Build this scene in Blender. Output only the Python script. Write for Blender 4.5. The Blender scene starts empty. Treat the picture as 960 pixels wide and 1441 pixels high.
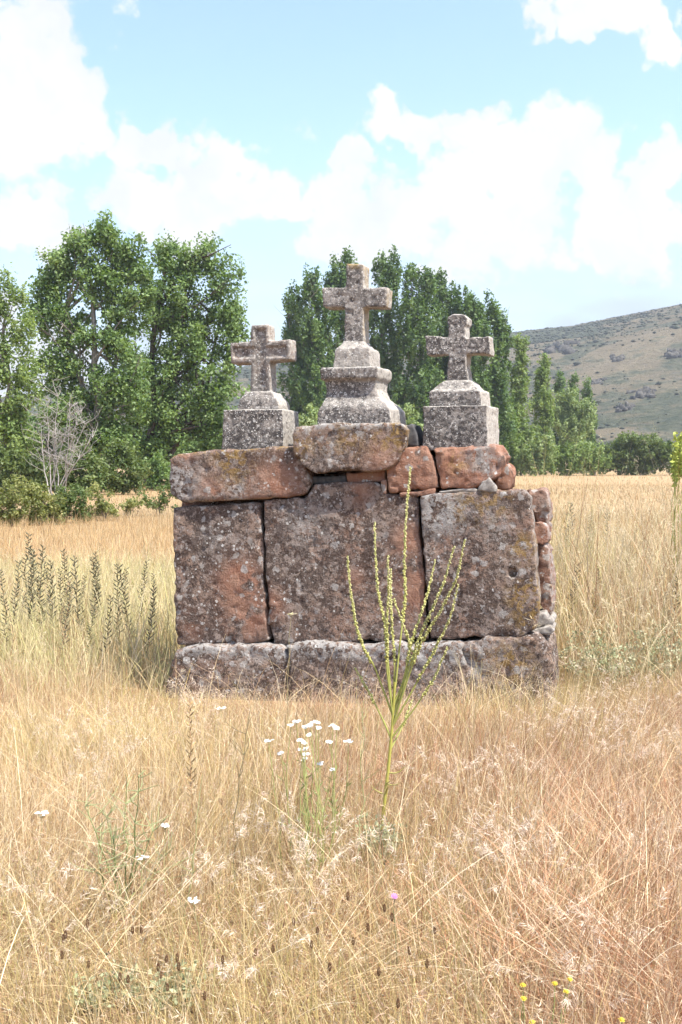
import bpy, bmesh, math, random
import numpy as np
from mathutils import Vector, Matrix

# ------------------------------------------------------------------ camera, sky, sun, exposure
scene = bpy.context.scene
COL = scene.collection
FPX, PW, PH = 1450.0, 960.0, 1441.0          # photograph in pixels, focal length in pixels
EYE = 1.57
HORIZON = 650.0
PITCH = math.atan((PH / 2 - HORIZON) / FPX)

cam_data = bpy.data.cameras.new('camera')
cam = bpy.data.objects.new('camera', cam_data)
COL.objects.link(cam)
cam.location = (0, 0, EYE)
cam.rotation_euler = (math.pi / 2 - PITCH, 0, 0)
cam_data.sensor_fit = 'VERTICAL'
cam_data.sensor_height = 36.0
cam_data.lens = 36.0 * FPX / PH
cam_data.clip_start = 0.05
cam_data.clip_end = 6000
scene.camera = cam

SUN_EL = math.radians(60)
SUN_AZ = math.radians(-37)                    # measured from +x; the sun stands to the right, a little in front
sun_dir = Vector((math.cos(SUN_EL) * math.cos(SUN_AZ), math.cos(SUN_EL) * math.sin(SUN_AZ), math.sin(SUN_EL)))
sun_data = bpy.data.lights.new('sun', 'SUN')
sun_data.energy = 4.4
sun_data.angle = math.radians(0.6)
sun_data.color = (1.0, 0.955, 0.88)
sun = bpy.data.objects.new('sun', sun_data)
sun.rotation_euler = sun_dir.to_track_quat('Z', 'Y').to_euler()
sun.location = (20, -15, 40)
COL.objects.link(sun)

vs = scene.view_settings
vs.view_transform = 'Standard'
vs.look = 'None'
vs.exposure = 1.25
vs.gamma = 1.0
vs.use_curve_mapping = False
scene.render.engine = 'CYCLES'
scene.cycles.use_adaptive_sampling = True
scene.cycles.adaptive_threshold = 0.03
scene.cycles.max_bounces = 4
scene.cycles.diffuse_bounces = 3
scene.cycles.glossy_bounces = 1
scene.cycles.transmission_bounces = 3
scene.cycles.volume_bounces = 0


def px_dir(px, py):
    """direction of a photo pixel in world space"""
    x, y, z = (px - PW / 2) / FPX, (PH / 2 - py) / FPX, 1.0
    c, s = math.cos(PITCH), math.sin(PITCH)
    return Vector((x, z * c + y * s, y * c - z * s))


def at(px, py, Y):
    """point of a pixel at world distance Y (along +y)"""
    d = px_dir(px, py)
    return Vector((0, 0, EYE)) + d * (Y / d.y)


class NT:
    """tiny helper for node trees"""
    def __init__(self, tree):
        self.t = tree
        self.n = tree.nodes
        self.l = tree.links

    def new(self, typ, **kw):
        nd = self.n.new(typ)
        for k, v in kw.items():
            setattr(nd, k, v)
        return nd

    def put(self, sock, v):
        if v is None:
            return
        if hasattr(v, 'is_output'):
            self.l.new(v, sock)
        else:
            if hasattr(sock.default_value, '__len__') and not hasattr(v, '__len__'):
                v = (v,) * len(sock.default_value)
            if hasattr(sock.default_value, '__len__') and len(sock.default_value) == 4 and len(v) == 3:
                v = (*v, 1.0)
            sock.default_value = v

    def math(self, op, a, b=None, c=None, clamp=False):
        nd = self.new('ShaderNodeMath', operation=op, use_clamp=clamp)
        for i, v in enumerate((a, b, c)):
            self.put(nd.inputs[i], v)
        return nd.outputs[0]

    def vmath(self, op, a, b=None, scale=None):
        nd = self.new('ShaderNodeVectorMath', operation=op)
        self.put(nd.inputs[0], a)
        self.put(nd.inputs[1], b)
        if scale is not None:
            self.put(nd.inputs['Scale'], scale)
        return nd.outputs['Value'] if op in ('DISTANCE', 'LENGTH', 'DOT_PRODUCT') else nd.outputs[0]

    def noise(self, vec, scale, detail=4, rough=0.55, dist=0.0, color=False):
        nd = self.new('ShaderNodeTexNoise')
        self.put(nd.inputs['Vector'], vec)
        nd.inputs['Scale'].default_value = scale
        nd.inputs['Detail'].default_value = detail
        nd.inputs['Roughness'].default_value = rough
        nd.inputs['Distortion'].default_value = dist
        return nd.outputs['Color' if color else 'Fac']

    def voronoi(self, vec, scale, feature='F1', out='Distance'):
        nd = self.new('ShaderNodeTexVoronoi', feature=feature)
        self.put(nd.inputs['Vector'], vec)
        nd.inputs['Scale'].default_value = scale
        return nd.outputs[out]

    def ramp(self, v, lo, hi, a=0.0, b=1.0, smooth=True):
        nd = self.new('ShaderNodeMapRange')
        nd.interpolation_type = 'SMOOTHSTEP' if smooth else 'LINEAR'
        self.put(nd.inputs['Value'], v)
        for k, x in zip(('From Min', 'From Max', 'To Min', 'To Max'), (lo, hi, a, b)):
            nd.inputs[k].default_value = x
        return nd.outputs[0]

    def mix(self, f, a, b, mode='MIX'):
        nd = self.new('ShaderNodeMix', data_type='RGBA', blend_type=mode)
        self.put(nd.inputs[0], f)
        self.put(nd.inputs[6], a)
        self.put(nd.inputs[7], b)
        return nd.outputs[2]

    def attr(self, name, out='Fac'):
        return self.new('ShaderNodeAttribute', attribute_name=name).outputs[out]


def build_world():
    w = bpy.data.worlds.new('World')
    scene.world = w
    w.use_nodes = True
    t = NT(w.node_tree)
    t.n.clear()
    out = t.new('ShaderNodeOutputWorld')
    bg = t.new('ShaderNodeBackground')
    bg.inputs['Strength'].default_value = 0.15
    sky = t.new('ShaderNodeTexSky', sky_type='NISHITA')
    sky.sun_disc = False
    sky.sun_elevation = SUN_EL
    sky.sun_rotation = math.pi / 2 - SUN_AZ
    sky.air_density = 1.0
    sky.dust_density = 1.0
    sky.ozone_density = 1.2
    d = t.new('ShaderNodeTexCoord').outputs['Generated']
    warp = t.noise(d, 9.0, 3, 0.6, color=True)
    warp = t.vmath('SUBTRACT', warp, (0.5, 0.5, 0.5))
    dw = t.vmath('ADD', d, t.vmath('SCALE', warp, scale=0.15))
    warp2 = t.vmath('SUBTRACT', t.noise(d, 40.0, 2, 0.65, color=True), (0.5, 0.5, 0.5))
    dw = t.vmath('ADD', dw, t.vmath('SCALE', warp2, scale=0.035))
    blobs = [(28, 50, 80), (75, 120, 72), (15, 165, 95), (105, 150, 45),
             (190, 205, 58), (255, 220, 48), (325, 232, 58), (375, 250, 44), (425, 250, 34), (285, 280, 75), (170, 290, 60),
             (40, 330, 60),
             (552, 172, 44), (610, 188, 46), (678, 186, 46), (505, 232, 46), (790, 225, 60), (850, 262, 60),
             (735, 265, 64), (640, 290, 70), (952, 270, 48), (480, 310, 80), (570, 320, 70), (720, 330, 80), (880, 330, 70),
             (772, 28, 36), (826, 46, 42), (872, 34, 42), (920, 54, 38), (268, 150, 16)]
    field = None
    for px, py, r in blobs:
        c = px_dir(px, py).normalized()
        v = t.math('MULTIPLY_ADD', t.vmath('DISTANCE', dw, tuple(c)), -FPX / r, 1.0)
        field = v if field is None else t.math('SMOOTH_MAX', field, v, 0.25)
    # the same kind of cumulus goes on round the rest of the sky
    z = t.new('ShaderNodeSeparateXYZ')
    t.put(z.inputs[0], d)
    gen = t.noise(t.vmath('MULTIPLY', dw, (1.0, 1.0, 2.0)), 3.1, 3, 0.55)
    gen = t.math('SUBTRACT', t.math('MULTIPLY', gen, 4.0), 2.35)
    field = t.math('MAXIMUM', field, gen)
    det = t.math('MULTIPLY', t.math('SUBTRACT', t.noise(d, 24.0, 6, 0.62), 0.5), 1.5)
    f = t.math('ADD', field, det)
    mask = t.ramp(f, 0.0, 0.30)
    # thin white veil towards the horizon
    veil = t.ramp(z.outputs[2], 0.10, 0.30, 0.85, 0.04)
    vn = t.ramp(t.noise(t.vmath('MULTIPLY', d, (1.0, 1.0, 3.0)), 5.0, 3, 0.6), 0.35, 0.7, 0.55, 1.25)
    veil = t.math('MULTIPLY', veil, vn, clamp=True)
    base = t.mix(veil, sky.outputs[0], (2.0, 2.3, 2.65))
    shade = t.ramp(t.noise(dw, 12.0, 3, 0.6), 0.3, 0.65)
    ccol = t.mix(shade, (2.65, 2.72, 2.8), (3.1, 3.1, 3.1))
    mask = t.math('MULTIPLY', mask, 0.97)
    t.put(bg.inputs['Color'], t.mix(mask, base, ccol))
    t.l.new(bg.outputs[0], out.inputs['Surface'])


build_world()

# ------------------------------------------------------------------ numpy helpers
RNG = np.random.default_rng(11)


def _hash(ix, iy, iz, seed):
    h = (ix.astype(np.int64) * 374761393 + iy.astype(np.int64) * 668265263 + iz.astype(np.int64) * 2147483647 + seed * 974634777)
    h = (h ^ (h >> 13)) * 1274126177
    h = h ^ (h >> 16)
    return (h & 0xFFFFFF) / float(0xFFFFFF)


def vnoise(p, seed=0):
    p = np.asarray(p, float)
    i = np.floor(p).astype(np.int64)
    f = p - i
    u = f * f * (3 - 2 * f)
    r = 0
    for dx in (0, 1):
        wx = u[:, 0] if dx else 1 - u[:, 0]
        for dy in (0, 1):
            wy = u[:, 1] if dy else 1 - u[:, 1]
            for dz in (0, 1):
                wz = u[:, 2] if dz else 1 - u[:, 2]
                r = r + wx * wy * wz * _hash(i[:, 0] + dx, i[:, 1] + dy, i[:, 2] + dz, seed)
    return r


def fbm(p, octaves=4, seed=0, gain=0.5):
    """about -1..1"""
    a, tot, s = 1.0, 0.0, 0.0
    p = np.asarray(p, float)
    for o in range(octaves):
        s = s + a * (vnoise(p * (2.03 ** o), seed + o * 17) * 2 - 1)
        tot += a
        a *= gain
    return s / tot


def fbm2(x, y, freq, octaves=3, seed=0):
    return fbm(np.stack([x * freq, y * freq, np.zeros_like(x) + seed * 3.7], 1), octaves, seed)


def make_mesh(name, V, F, col=None, smooth=False, attrs=None):
    """V (n,3); F list of (m,k) index arrays; col (n,3) natural colour per vertex"""
    me = bpy.data.meshes.new(name)
    V = np.asarray(V, np.float32)
    if not isinstance(F, (list, tuple)):
        F = [F]
    F = [np.asarray(f, np.int32) for f in F if len(f)]
    nl = sum(f.size for f in F)
    npoly = sum(len(f) for f in F)
    me.vertices.add(len(V))
    me.vertices.foreach_set('co', V.ravel())
    me.loops.add(nl)
    me.polygons.add(npoly)
    me.loops.foreach_set('vertex_index', np.concatenate([f.ravel() for f in F]))
    tot = np.concatenate([np.full(len(f), f.shape[1], np.int32) for f in F])
    start = np.concatenate([[0], np.cumsum(tot)[:-1]]).astype(np.int32)
    me.polygons.foreach_set('loop_start', start)
    me.polygons.foreach_set('loop_total', tot)
    if smooth:
        me.polygons.foreach_set('use_smooth', np.ones(npoly, bool))
    me.update(calc_edges=True)
    if col is not None:
        a = me.attributes.new('Col', 'FLOAT_COLOR', 'POINT')
        c4 = np.ones((len(V), 4), np.float32)
        c4[:, :3] = col
        a.data.foreach_set('color', c4.ravel())
    for k, v in (attrs or {}).items():
        a = me.attributes.new(k, 'FLOAT', 'POINT')
        a.data.foreach_set('value', np.asarray(v, np.float32))
    return me


class Acc:
    """collects pieces of one mesh"""
    def __init__(self):
        self.V, self.C, self.F, self.n = [], [], {}, 0

    def add(self, V, F, col=(1, 1, 1)):
        V = np.asarray(V, float)
        if not (isinstance(F, (list, tuple)) and np.ndim(F[0]) == 2):
            F = [F]
        for f in F:
            f = np.asarray(f, np.int64)
            if len(f):
                self.F.setdefault(f.shape[1], []).append(f + self.n)
        c = np.asarray(col, float)
        if c.ndim == 1:
            c = np.repeat(c[None, :], len(V), 0)
        self.V.append(V)
        self.C.append(c)
        self.n += len(V)

    def mesh(self, name, smooth=False, offset=None):
        V = np.concatenate(self.V)
        if offset is not None:
            V = V - np.asarray(offset)
        return make_mesh(name, V, [np.concatenate(f) for f in self.F.values()], np.concatenate(self.C), smooth)


def link(name, me, mat, parent=None, label=None, cat=None, group=None, kind=None, loc=None):
    o = bpy.data.objects.new(name, me)
    COL.objects.link(o)
    if mat is not None and me is not None and not len(me.materials):
        me.materials.append(mat)
    if parent is not None:
        o.parent = parent
    if loc is not None:
        o.location = loc
    tag(o, label, cat, group, kind)
    return o


def tag(o, label=None, cat=None, group=None, kind=None):
    for k, v in (('label', label), ('category', cat), ('group', group), ('kind', kind)):
        if v:
            o[k] = v
    return o


def empty(name, loc, label, cat, group=None, rz=0.0):
    o = bpy.data.objects.new(name, None)
    COL.objects.link(o)
    o.empty_display_size = 0.1
    o.location = loc
    o.rotation_euler = (0, 0, rz)
    return tag(o, label, cat, group)


def copy_tree(o, loc, rz=0.0, scale=1.0, label=None):
    c = o.copy()
    COL.objects.link(c)
    c.location, c.rotation_euler, c.scale = loc, (0, 0, rz), (scale,) * 3
    if label:
        c['label'] = label
    for ch in o.children:
        k = ch.copy()
        COL.objects.link(k)
        k.parent = c
    return c


def tube(pts, rad, sides=6, cap=True):
    pts = np.asarray(pts, float)
    n = len(pts)
    rad = np.broadcast_to(np.asarray(rad, float), (n,))
    tan = np.gradient(pts, axis=0)
    tan /= np.linalg.norm(tan, axis=1)[:, None] + 1e-9
    ref = np.array([0.31, 0.9, 0.17])
    a = np.cross(tan, ref)
    a /= np.linalg.norm(a, axis=1)[:, None] + 1e-9
    b = np.cross(tan, a)
    th = np.linspace(0, 2 * math.pi, sides, endpoint=False)
    V = pts[:, None, :] + rad[:, None, None] * (a[:, None, :] * np.cos(th)[None, :, None] + b[:, None, :] * np.sin(th)[None, :, None])
    V = V.reshape(-1, 3)
    i, j = np.meshgrid(np.arange(n - 1), np.arange(sides), indexing='ij')
    j2 = (j + 1) % sides
    F = np.stack([i * sides + j, i * sides + j2, (i + 1) * sides + j2, (i + 1) * sides + j], -1).reshape(-1, 4)
    return V, F


def ground_z(x, y):
    x, y = np.asarray(x, float), np.asarray(y, float)
    return 0.038 * x * np.exp(-((y - 6.5) / 5.0) ** 2) * np.exp(-(x / 4.0) ** 2)


def on_ground(px, py):
    """where a pixel's ray meets the ground"""
    d = px_dir(px, py)
    z = 0.0
    for _ in range(6):
        s = (z - EYE) / d.z
        p = Vector((0, 0, EYE)) + d * s
        z = float(ground_z(p.x, p.y))
    return p


# ------------------------------------------------------------------ materials
def material(name):
    m = bpy.data.materials.new(name)
    m.use_nodes = True
    t = NT(m.node_tree)
    t.n.clear()
    out = t.new('ShaderNodeOutputMaterial')
    return m, t, out


def principled(t, out, color, rough=0.9, bump=None, spec=0.2):
    b = t.new('ShaderNodeBsdfPrincipled')
    t.put(b.inputs['Base Color'], color)
    t.put(b.inputs['Roughness'], rough)
    b.inputs['Specular IOR Level'].default_value = spec
    if bump is not None:
        h, strength, dist = bump
        bn = t.new('ShaderNodeBump')
        bn.inputs['Strength'].default_value = strength
        bn.inputs['Distance'].default_value = dist
        t.put(bn.inputs['Height'], h)
        t.l.new(bn.outputs[0], b.inputs['Normal'])
    t.l.new(b.outputs[0], out.inputs['Surface'])
    return b


def stone_coords(t):
    p = t.new('ShaderNodeTexCoord').outputs['Object']
    r = t.new('ShaderNodeObjectInfo').outputs['Random']
    off = t.vmath('SCALE', (37.0, 71.0, 13.0), scale=r)
    return t.vmath('ADD', p, off), r


def lichen_spots(t, p, scale, size, warp=0.4):
    """irregular round patches, 0..1"""
    w = t.vmath('SUBTRACT', t.noise(p, scale * 1.6, 4, 0.6, color=True), (0.5, 0.5, 0.5))
    q = t.vmath('ADD', p, t.vmath('SCALE', w, scale=warp / scale))
    d = t.voronoi(q, scale)
    pick = t.voronoi(q, scale, out='Color')
    sep = t.new('ShaderNodeSeparateColor')
    t.put(sep.inputs[0], pick)
    rad = t.math('MULTIPLY', sep.outputs[0], size)
    return t.ramp(t.math('SUBTRACT', rad, d), 0.0, 0.07), sep.outputs[1]


def blotch(t, p, scale, lo, hi, off=0.0, detail=7, rough=0.66):
    """crisp-edged irregular patches"""
    q = t.vmath('ADD', p, (off, off * 0.7, -off)) if off else p
    return t.ramp(t.noise(q, scale, detail, rough, 0.35), lo, hi)


def mat_sandstone():
    m, t, out = material('red_sandstone')
    p, r = stone_coords(t)
    fine = t.noise(p, 80.0, 4, 0.65)
    n1 = t.noise(p, 3.2, 5, 0.6)
    base = t.mix(t.ramp(n1, 0.36, 0.64), (0.215, 0.128, 0.092), (0.24, 0.18, 0.145))
    base = t.mix(t.ramp(fine, 0.35, 0.7, 0, 0.5), base, (0.31, 0.24, 0.195))
    scar = t.attr('scar')
    scar_col = t.mix(t.ramp(t.noise(p, 9.0, 6, 0.62), 0.35, 0.65), (0.215, 0.092, 0.058), (0.29, 0.165, 0.115))
    scar_col = t.mix(t.ramp(fine, 0.3, 0.7, 0, 0.5), scar_col, (0.33, 0.20, 0.14))
    scar_m = t.math('MULTIPLY', scar, blotch(t, p, 7.0, 0.36, 0.47), clamp=True)
    # dark grey-brown crust, broad and fine
    zone = t.math('MULTIPLY', t.math('SUBTRACT', t.noise(p, 2.4, 3, 0.5), 0.5), 0.5)
    c1 = t.ramp(t.math('ADD', t.noise(p, 11.0, 8, 0.7, 0.4), zone), 0.45, 0.53)
    c2 = t.ramp(t.math('ADD', t.noise(t.vmath('ADD', p, (9.0, 3.0, 5.0)), 36.0, 6, 0.68), zone), 0.50, 0.57)
    crust = t.math('MULTIPLY', t.math('MAXIMUM', t.math('MULTIPLY', c1, 0.85), t.math('MULTIPLY', c2, 0.8)), 1.0)
    crust_col = t.mix(t.ramp(fine, 0.4, 0.7), (0.052, 0.037, 0.031), (0.135, 0.101, 0.086))
    c = t.mix(crust, base, crust_col)
    # pinkish grey crustose lichen
    l1 = blotch(t, p, 13.0, 0.555, 0.585, 4.0)
    c = t.mix(t.math('MULTIPLY', l1, 0.85), c, t.mix(fine, (0.20, 0.155, 0.13), (0.33, 0.265, 0.225)))
    l2 = blotch(t, p, 30.0, 0.585, 0.615, 8.0, 5)
    c = t.mix(t.math('MULTIPLY', l2, 0.85), c, t.mix(fine, (0.24, 0.20, 0.18), (0.36, 0.325, 0.295)))
    # black dots
    s4 = blotch(t, p, 60.0, 0.60, 0.64, 12.0, 3)
    c = t.mix(t.math('MULTIPLY', s4, 0.8), c, (0.035, 0.029, 0.026))
    c = t.mix(scar_m, c, scar_col)
    # round whitish lichens
    s2, k2 = lichen_spots(t, p, 17.0, 0.56, 1.0)
    c = t.mix(t.math('MULTIPLY', s2, t.ramp(k2, 0.62, 0.70, 0.0, 0.8)), c, t.mix(fine, (0.26, 0.235, 0.215), (0.42, 0.40, 0.375)))
    s3, k3 = lichen_spots(t, p, 46.0, 0.50, 0.9)
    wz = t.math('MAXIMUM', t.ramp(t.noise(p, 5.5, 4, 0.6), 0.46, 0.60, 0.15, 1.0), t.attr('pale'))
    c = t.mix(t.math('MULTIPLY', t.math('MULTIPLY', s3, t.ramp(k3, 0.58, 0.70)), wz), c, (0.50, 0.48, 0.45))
    pal = t.math('MULTIPLY', t.attr('pale'), t.math('MULTIPLY', blotch(t, p, 26.0, 0.46, 0.51, 2.0), 0.85), clamp=True)  # pale lichen, plus sunlight painted onto right-hand faces
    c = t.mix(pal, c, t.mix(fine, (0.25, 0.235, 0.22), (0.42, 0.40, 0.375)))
    # ochre lichen
    yel = t.math('MULTIPLY', t.attr('ochre'), blotch(t, p, 18.0, 0.46, 0.55, 6.0), clamp=True)
    c = t.mix(t.math('MULTIPLY', yel, 0.75), c, t.mix(t.ramp(fine, 0.35, 0.65), (0.17, 0.10, 0.03), (0.32, 0.205, 0.065)))
    h = t.math('ADD', t.math('MULTIPLY', t.noise(p, 30.0, 8, 0.7), 1.0), t.math('MULTIPLY', fine, 0.4))
    h = t.math('ADD', h, t.math('MULTIPLY', l1, 0.10))
    principled(t, out, c, 0.93, (h, 0.85, 0.018), 0.12)
    return m


def mat_greystone():
    m, t, out = material('grey_limestone')
    p, r = stone_coords(t)
    n1 = t.noise(p, 5.0, 5, 0.6)
    fine = t.noise(p, 110.0, 4, 0.6)
    base = t.mix(t.ramp(n1, 0.35, 0.65), (0.25, 0.22, 0.195), (0.33, 0.30, 0.27))
    red = t.math('MULTIPLY', t.attr('scar'), t.ramp(t.noise(p, 9.0, 5, 0.6), 0.36, 0.6), clamp=True)
    base = t.mix(red, base, (0.25, 0.175, 0.135))
    crust = t.ramp(t.math('ADD', t.noise(p, 38.0, 8, 0.7), t.math('MULTIPLY', t.math('SUBTRACT', t.noise(p, 6.0, 4, 0.6), 0.5), 0.5)), 0.465, 0.53)
    crust = t.math('MULTIPLY', crust, t.ramp(t.attr('dark'), 0.0, 1.0, 0.35, 0.95))  # speckle thickened on front faces, so their shade is in the colour
    c = t.mix(crust, base, t.mix(t.ramp(fine, 0.4, 0.65), (0.055, 0.05, 0.047), (0.13, 0.12, 0.115)))
    shade_paint = t.math('MULTIPLY', t.attr('dark'), t.ramp(t.noise(p, 10.0, 6, 0.65), 0.36, 0.60), clamp=True)  # shade of the front faces painted as a darker tone
    c = t.mix(t.math('MULTIPLY', shade_paint, 0.72), c, (0.07, 0.062, 0.058))
    l2 = blotch(t, p, 42.0, 0.555, 0.59, 5.0)
    c = t.mix(t.math('MULTIPLY', l2, 0.85), c, t.mix(fine, (0.30, 0.275, 0.25), (0.48, 0.45, 0.41)))
    s3, k3 = lichen_spots(t, p, 95.0, 0.55, 0.9)
    c = t.mix(t.math('MULTIPLY', s3, t.ramp(k3, 0.55, 0.7, 0, 0.9)), c, (0.56, 0.54, 0.50))
    pal = t.math('MULTIPLY', t.attr('pale'), t.ramp(t.noise(p, 30.0, 6, 0.65), 0.38, 0.55), clamp=True)  # paler tone also paints sunlight on tops and right-hand faces
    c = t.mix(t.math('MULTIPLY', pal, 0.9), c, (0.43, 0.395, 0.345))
    yel = t.math('MULTIPLY', t.attr('ochre'), t.ramp(t.noise(p, 16.0, 6, 0.65), 0.40, 0.58), clamp=True)
    c = t.mix(t.math('MULTIPLY', yel, 0.8), c, (0.36, 0.25, 0.09))
    h = t.math('ADD', t.noise(p, 60.0, 8, 0.7), t.math('MULTIPLY', fine, 0.3))
    h = t.math('ADD', h, t.math('MULTIPLY', t.noise(p, 20.0, 4, 0.6), 1.2))
    principled(t, out, c, 0.95, (h, 0.8, 0.011), 0.12)
    return m


def mat_leafy(name, trans=0.35, rough=0.55, tint=(1.0, 1.0, 1.0), spec=0.25):
    """thin leaves and straws: colour comes from the plant's own per-leaf colour"""
    m, t, out = material(name)
    col = t.attr('Col', 'Color')
    if spec:
        b = t.new('ShaderNodeBsdfPrincipled')
        t.put(b.inputs['Base Color'], col)
        b.inputs['Roughness'].default_value = rough
        b.inputs['Specular IOR Level'].default_value = spec
    else:
        b = t.new('ShaderNodeBsdfDiffuse')
        t.put(b.inputs['Color'], col)
    tr = t.new('ShaderNodeBsdfTranslucent')
    t.put(tr.inputs['Color'], t.mix(1.0, col, tint, 'MULTIPLY'))
    mx = t.new('ShaderNodeMixShader')
    mx.inputs[0].default_value = trans
    t.l.new(b.outputs[0], mx.inputs[1])
    t.l.new(tr.outputs[0], mx.inputs[2])
    t.l.new(mx.outputs[0], out.inputs['Surface'])
    return m


def mat_bark(name, a, b_):
    m, t, out = material(name)
    p = t.new('ShaderNodeTexCoord').outputs['Object']
    n = t.noise(t.vmath('MULTIPLY', p, (6, 6, 1.2)), 2.0, 6, 0.65)
    principled(t, out, t.mix(t.ramp(n, 0.35, 0.65), a, b_), 0.9, (n, 0.6, 0.03))
    return m


def mat_ground():
    m, t, out = material('dry_ground')
    p = t.new('ShaderNodeTexCoord').outputs['Object']
    y = t.new('ShaderNodeSeparateXYZ')
    t.put(y.inputs[0], p)
    far = t.ramp(y.outputs[1], 9.0, 22.0)
    n1 = t.noise(p, 0.9, 6, 0.6)
    n2 = t.noise(p, 9.0, 6, 0.65)
    n3 = t.noise(p, 55.0, 4, 0.65)
    near = t.mix(t.ramp(n1, 0.35, 0.65), (0.34, 0.21, 0.12), (0.42, 0.30, 0.17))
    near = t.mix(t.ramp(n3, 0.35, 0.7), near, (0.22, 0.13, 0.075))
    stripes = t.noise(t.vmath('MULTIPLY', p, (0.05, 0.6, 1.0)), 1.0, 5, 0.6)
    field = t.mix(t.ramp(stripes, 0.35, 0.65), (0.345, 0.240, 0.132), (0.38, 0.275, 0.155))
    field = t.mix(t.ramp(t.noise(p, 3.0, 6, 0.7), 0.35, 0.7, 0, 0.6), field, (0.30, 0.20, 0.105))
    c = t.mix(far, near, field)
    h = t.math('ADD', n3, t.math('MULTIPLY', n2, 0.8))
    principled(t, out, c, 0.95, (h, 0.8, 0.03), 0.1)
    return m


def mat_hill():
    m, t, out = material('scrubby_hillside')
    p = t.new('ShaderNodeTexCoord').outputs['Object']
    n1 = t.noise(p, 0.012, 6, 0.62, 0.5)
    n2 = t.noise(p, 0.06, 7, 0.68)
    n3 = t.noise(p, 0.30, 6, 0.7)
    grass = t.mix(t.ramp(n2, 0.35, 0.65), (0.135, 0.112, 0.075), (0.20, 0.165, 0.11))
    scrub = t.mix(t.ramp(n3, 0.35, 0.65), (0.048, 0.058, 0.038), (0.095, 0.098, 0.066))
    c = t.mix(t.ramp(t.math('ADD', n1, t.math('MULTIPLY', t.math('SUBTRACT', n2, 0.5), 0.9)), 0.40, 0.54), grass, scrub)
    rocky = t.ramp(t.noise(p, 0.11, 7, 0.72, 0.8), 0.60, 0.70)
    c = t.mix(t.math('MULTIPLY', rocky, 0.8), c, t.mix(n3, (0.08, 0.078, 0.08), (0.20, 0.19, 0.18)))
    principled(t, out, c, 0.95, (t.math('ADD', n3, n2), 1.0, 2.5), 0.05)
    return m


def mat_plain(name, a, b_, scale=20.0, rough=0.9, bump=0.01):
    m, t, out = material(name)
    p, r = stone_coords(t)
    n = t.noise(p, scale, 6, 0.65)
    principled(t, out, t.mix(t.ramp(n, 0.3, 0.7), a, b_), rough, (n, 0.7, bump), 0.1)
    return m


M_SAND = mat_sandstone()
M_GREY = mat_greystone()
M_DRY = mat_leafy('dry_straw', 0.30, 0.6, spec=0)
M_LEAF = mat_leafy('tree_leaf', 0.40, 0.5, (1.15, 1.2, 0.55), 0.3)
M_HERB = mat_leafy('green_herb', 0.25, 0.6)
M_PETAL = mat_leafy('petal', 0.3, 0.7)
M_BARK = mat_bark('pale_bark', (0.16, 0.135, 0.11), (0.30, 0.27, 0.235))
M_DARKBARK = mat_bark('dark_bark', (0.06, 0.05, 0.04), (0.13, 0.105, 0.085))
M_DEAD = mat_bark('dead_wood', (0.30, 0.275, 0.25), (0.42, 0.39, 0.36))
M_GROUND = mat_ground()
M_HILL = mat_hill()
M_ROCK = mat_plain('hill_rock', (0.032, 0.030, 0.030), (0.125, 0.115, 0.10), 0.6, bump=0.9)
M_PALE = mat_plain('pale_pebble', (0.16, 0.14, 0.125), (0.36, 0.33, 0.295), 25.0)
M_SLATE = mat_plain('dark_slate', (0.05, 0.05, 0.055), (0.12, 0.115, 0.11), 18.0)

# ------------------------------------------------------------------ ground and hill
def build_ground():
    radii = np.concatenate([[0.0], np.geomspace(0.4, 1480, 110)])
    seg = 144
    th = np.linspace(0, 2 * math.pi, seg, endpoint=False)
    R, T = np.meshgrid(radii[1:], th, indexing='ij')
    X, Y = R * np.cos(T), R * np.sin(T)
    Z = ground_z(X, Y)
    V = np.concatenate([[[0, 0, 0]], np.stack([X, Y, Z], -1).reshape(-1, 3)])
    n = len(radii) - 1
    i, j = np.meshgrid(np.arange(n - 1), np.arange(seg), indexing='ij')
    j2 = (j + 1) % seg
    Q = 1 + np.stack([i * seg + j, (i + 1) * seg + j, (i + 1) * seg + j2, i * seg + j2], -1).reshape(-1, 4)
    k = np.arange(seg)
    Tn = np.stack([np.zeros(seg, int), 1 + k, 1 + (k + 1) % seg], -1)
    link('ground', make_mesh('ground', V, [Q, Tn], smooth=True), M_GROUND, kind='structure')


HILL_SKY = np.array([(-1200, 640), (-500, 600), (0, 560), (250, 530), (400, 506), (560, 490), (680, 474), (735, 467), (800, 461),
                     (860, 448), (910, 438), (960, 428), (1060, 405), (1250, 380), (1600, 400), (2200, 520), (3000, 630)], float)
HILL_FOOT, HILL_TOP = 250.0, 720.0


def hill_height(az, r):
    """az in radians from +y towards +x"""
    px = 480 + np.tan(np.clip(az, -1.15, 1.15)) * FPX
    sky = np.interp(px, HILL_SKY[:, 0], HILL_SKY[:, 1])
    H = (HORIZON - sky) / FPX * HILL_TOP * np.cos(az) + EYE
    s = np.clip((r - HILL_FOOT) / (HILL_TOP - HILL_FOOT), 0, 1)
    prof = (1 - np.cos(np.pi * s ** 0.92)) / 2 * 0.55 + 0.45 * s ** 1.1
    over = np.clip((r - HILL_TOP) / 500.0, 0, 1)
    x, y = r * np.sin(az), r * np.cos(az)
    rough = fbm2(x.ravel(), y.ravel(), 1 / 70.0, 5, 3).reshape(x.shape) * 9.0 * np.clip(s * 3, 0, 1) * np.clip((1.05 - s) * 3, 0.12, 1)
    return H * prof * (1 - 0.75 * over ** 1.5) + rough - 1.2


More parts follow.
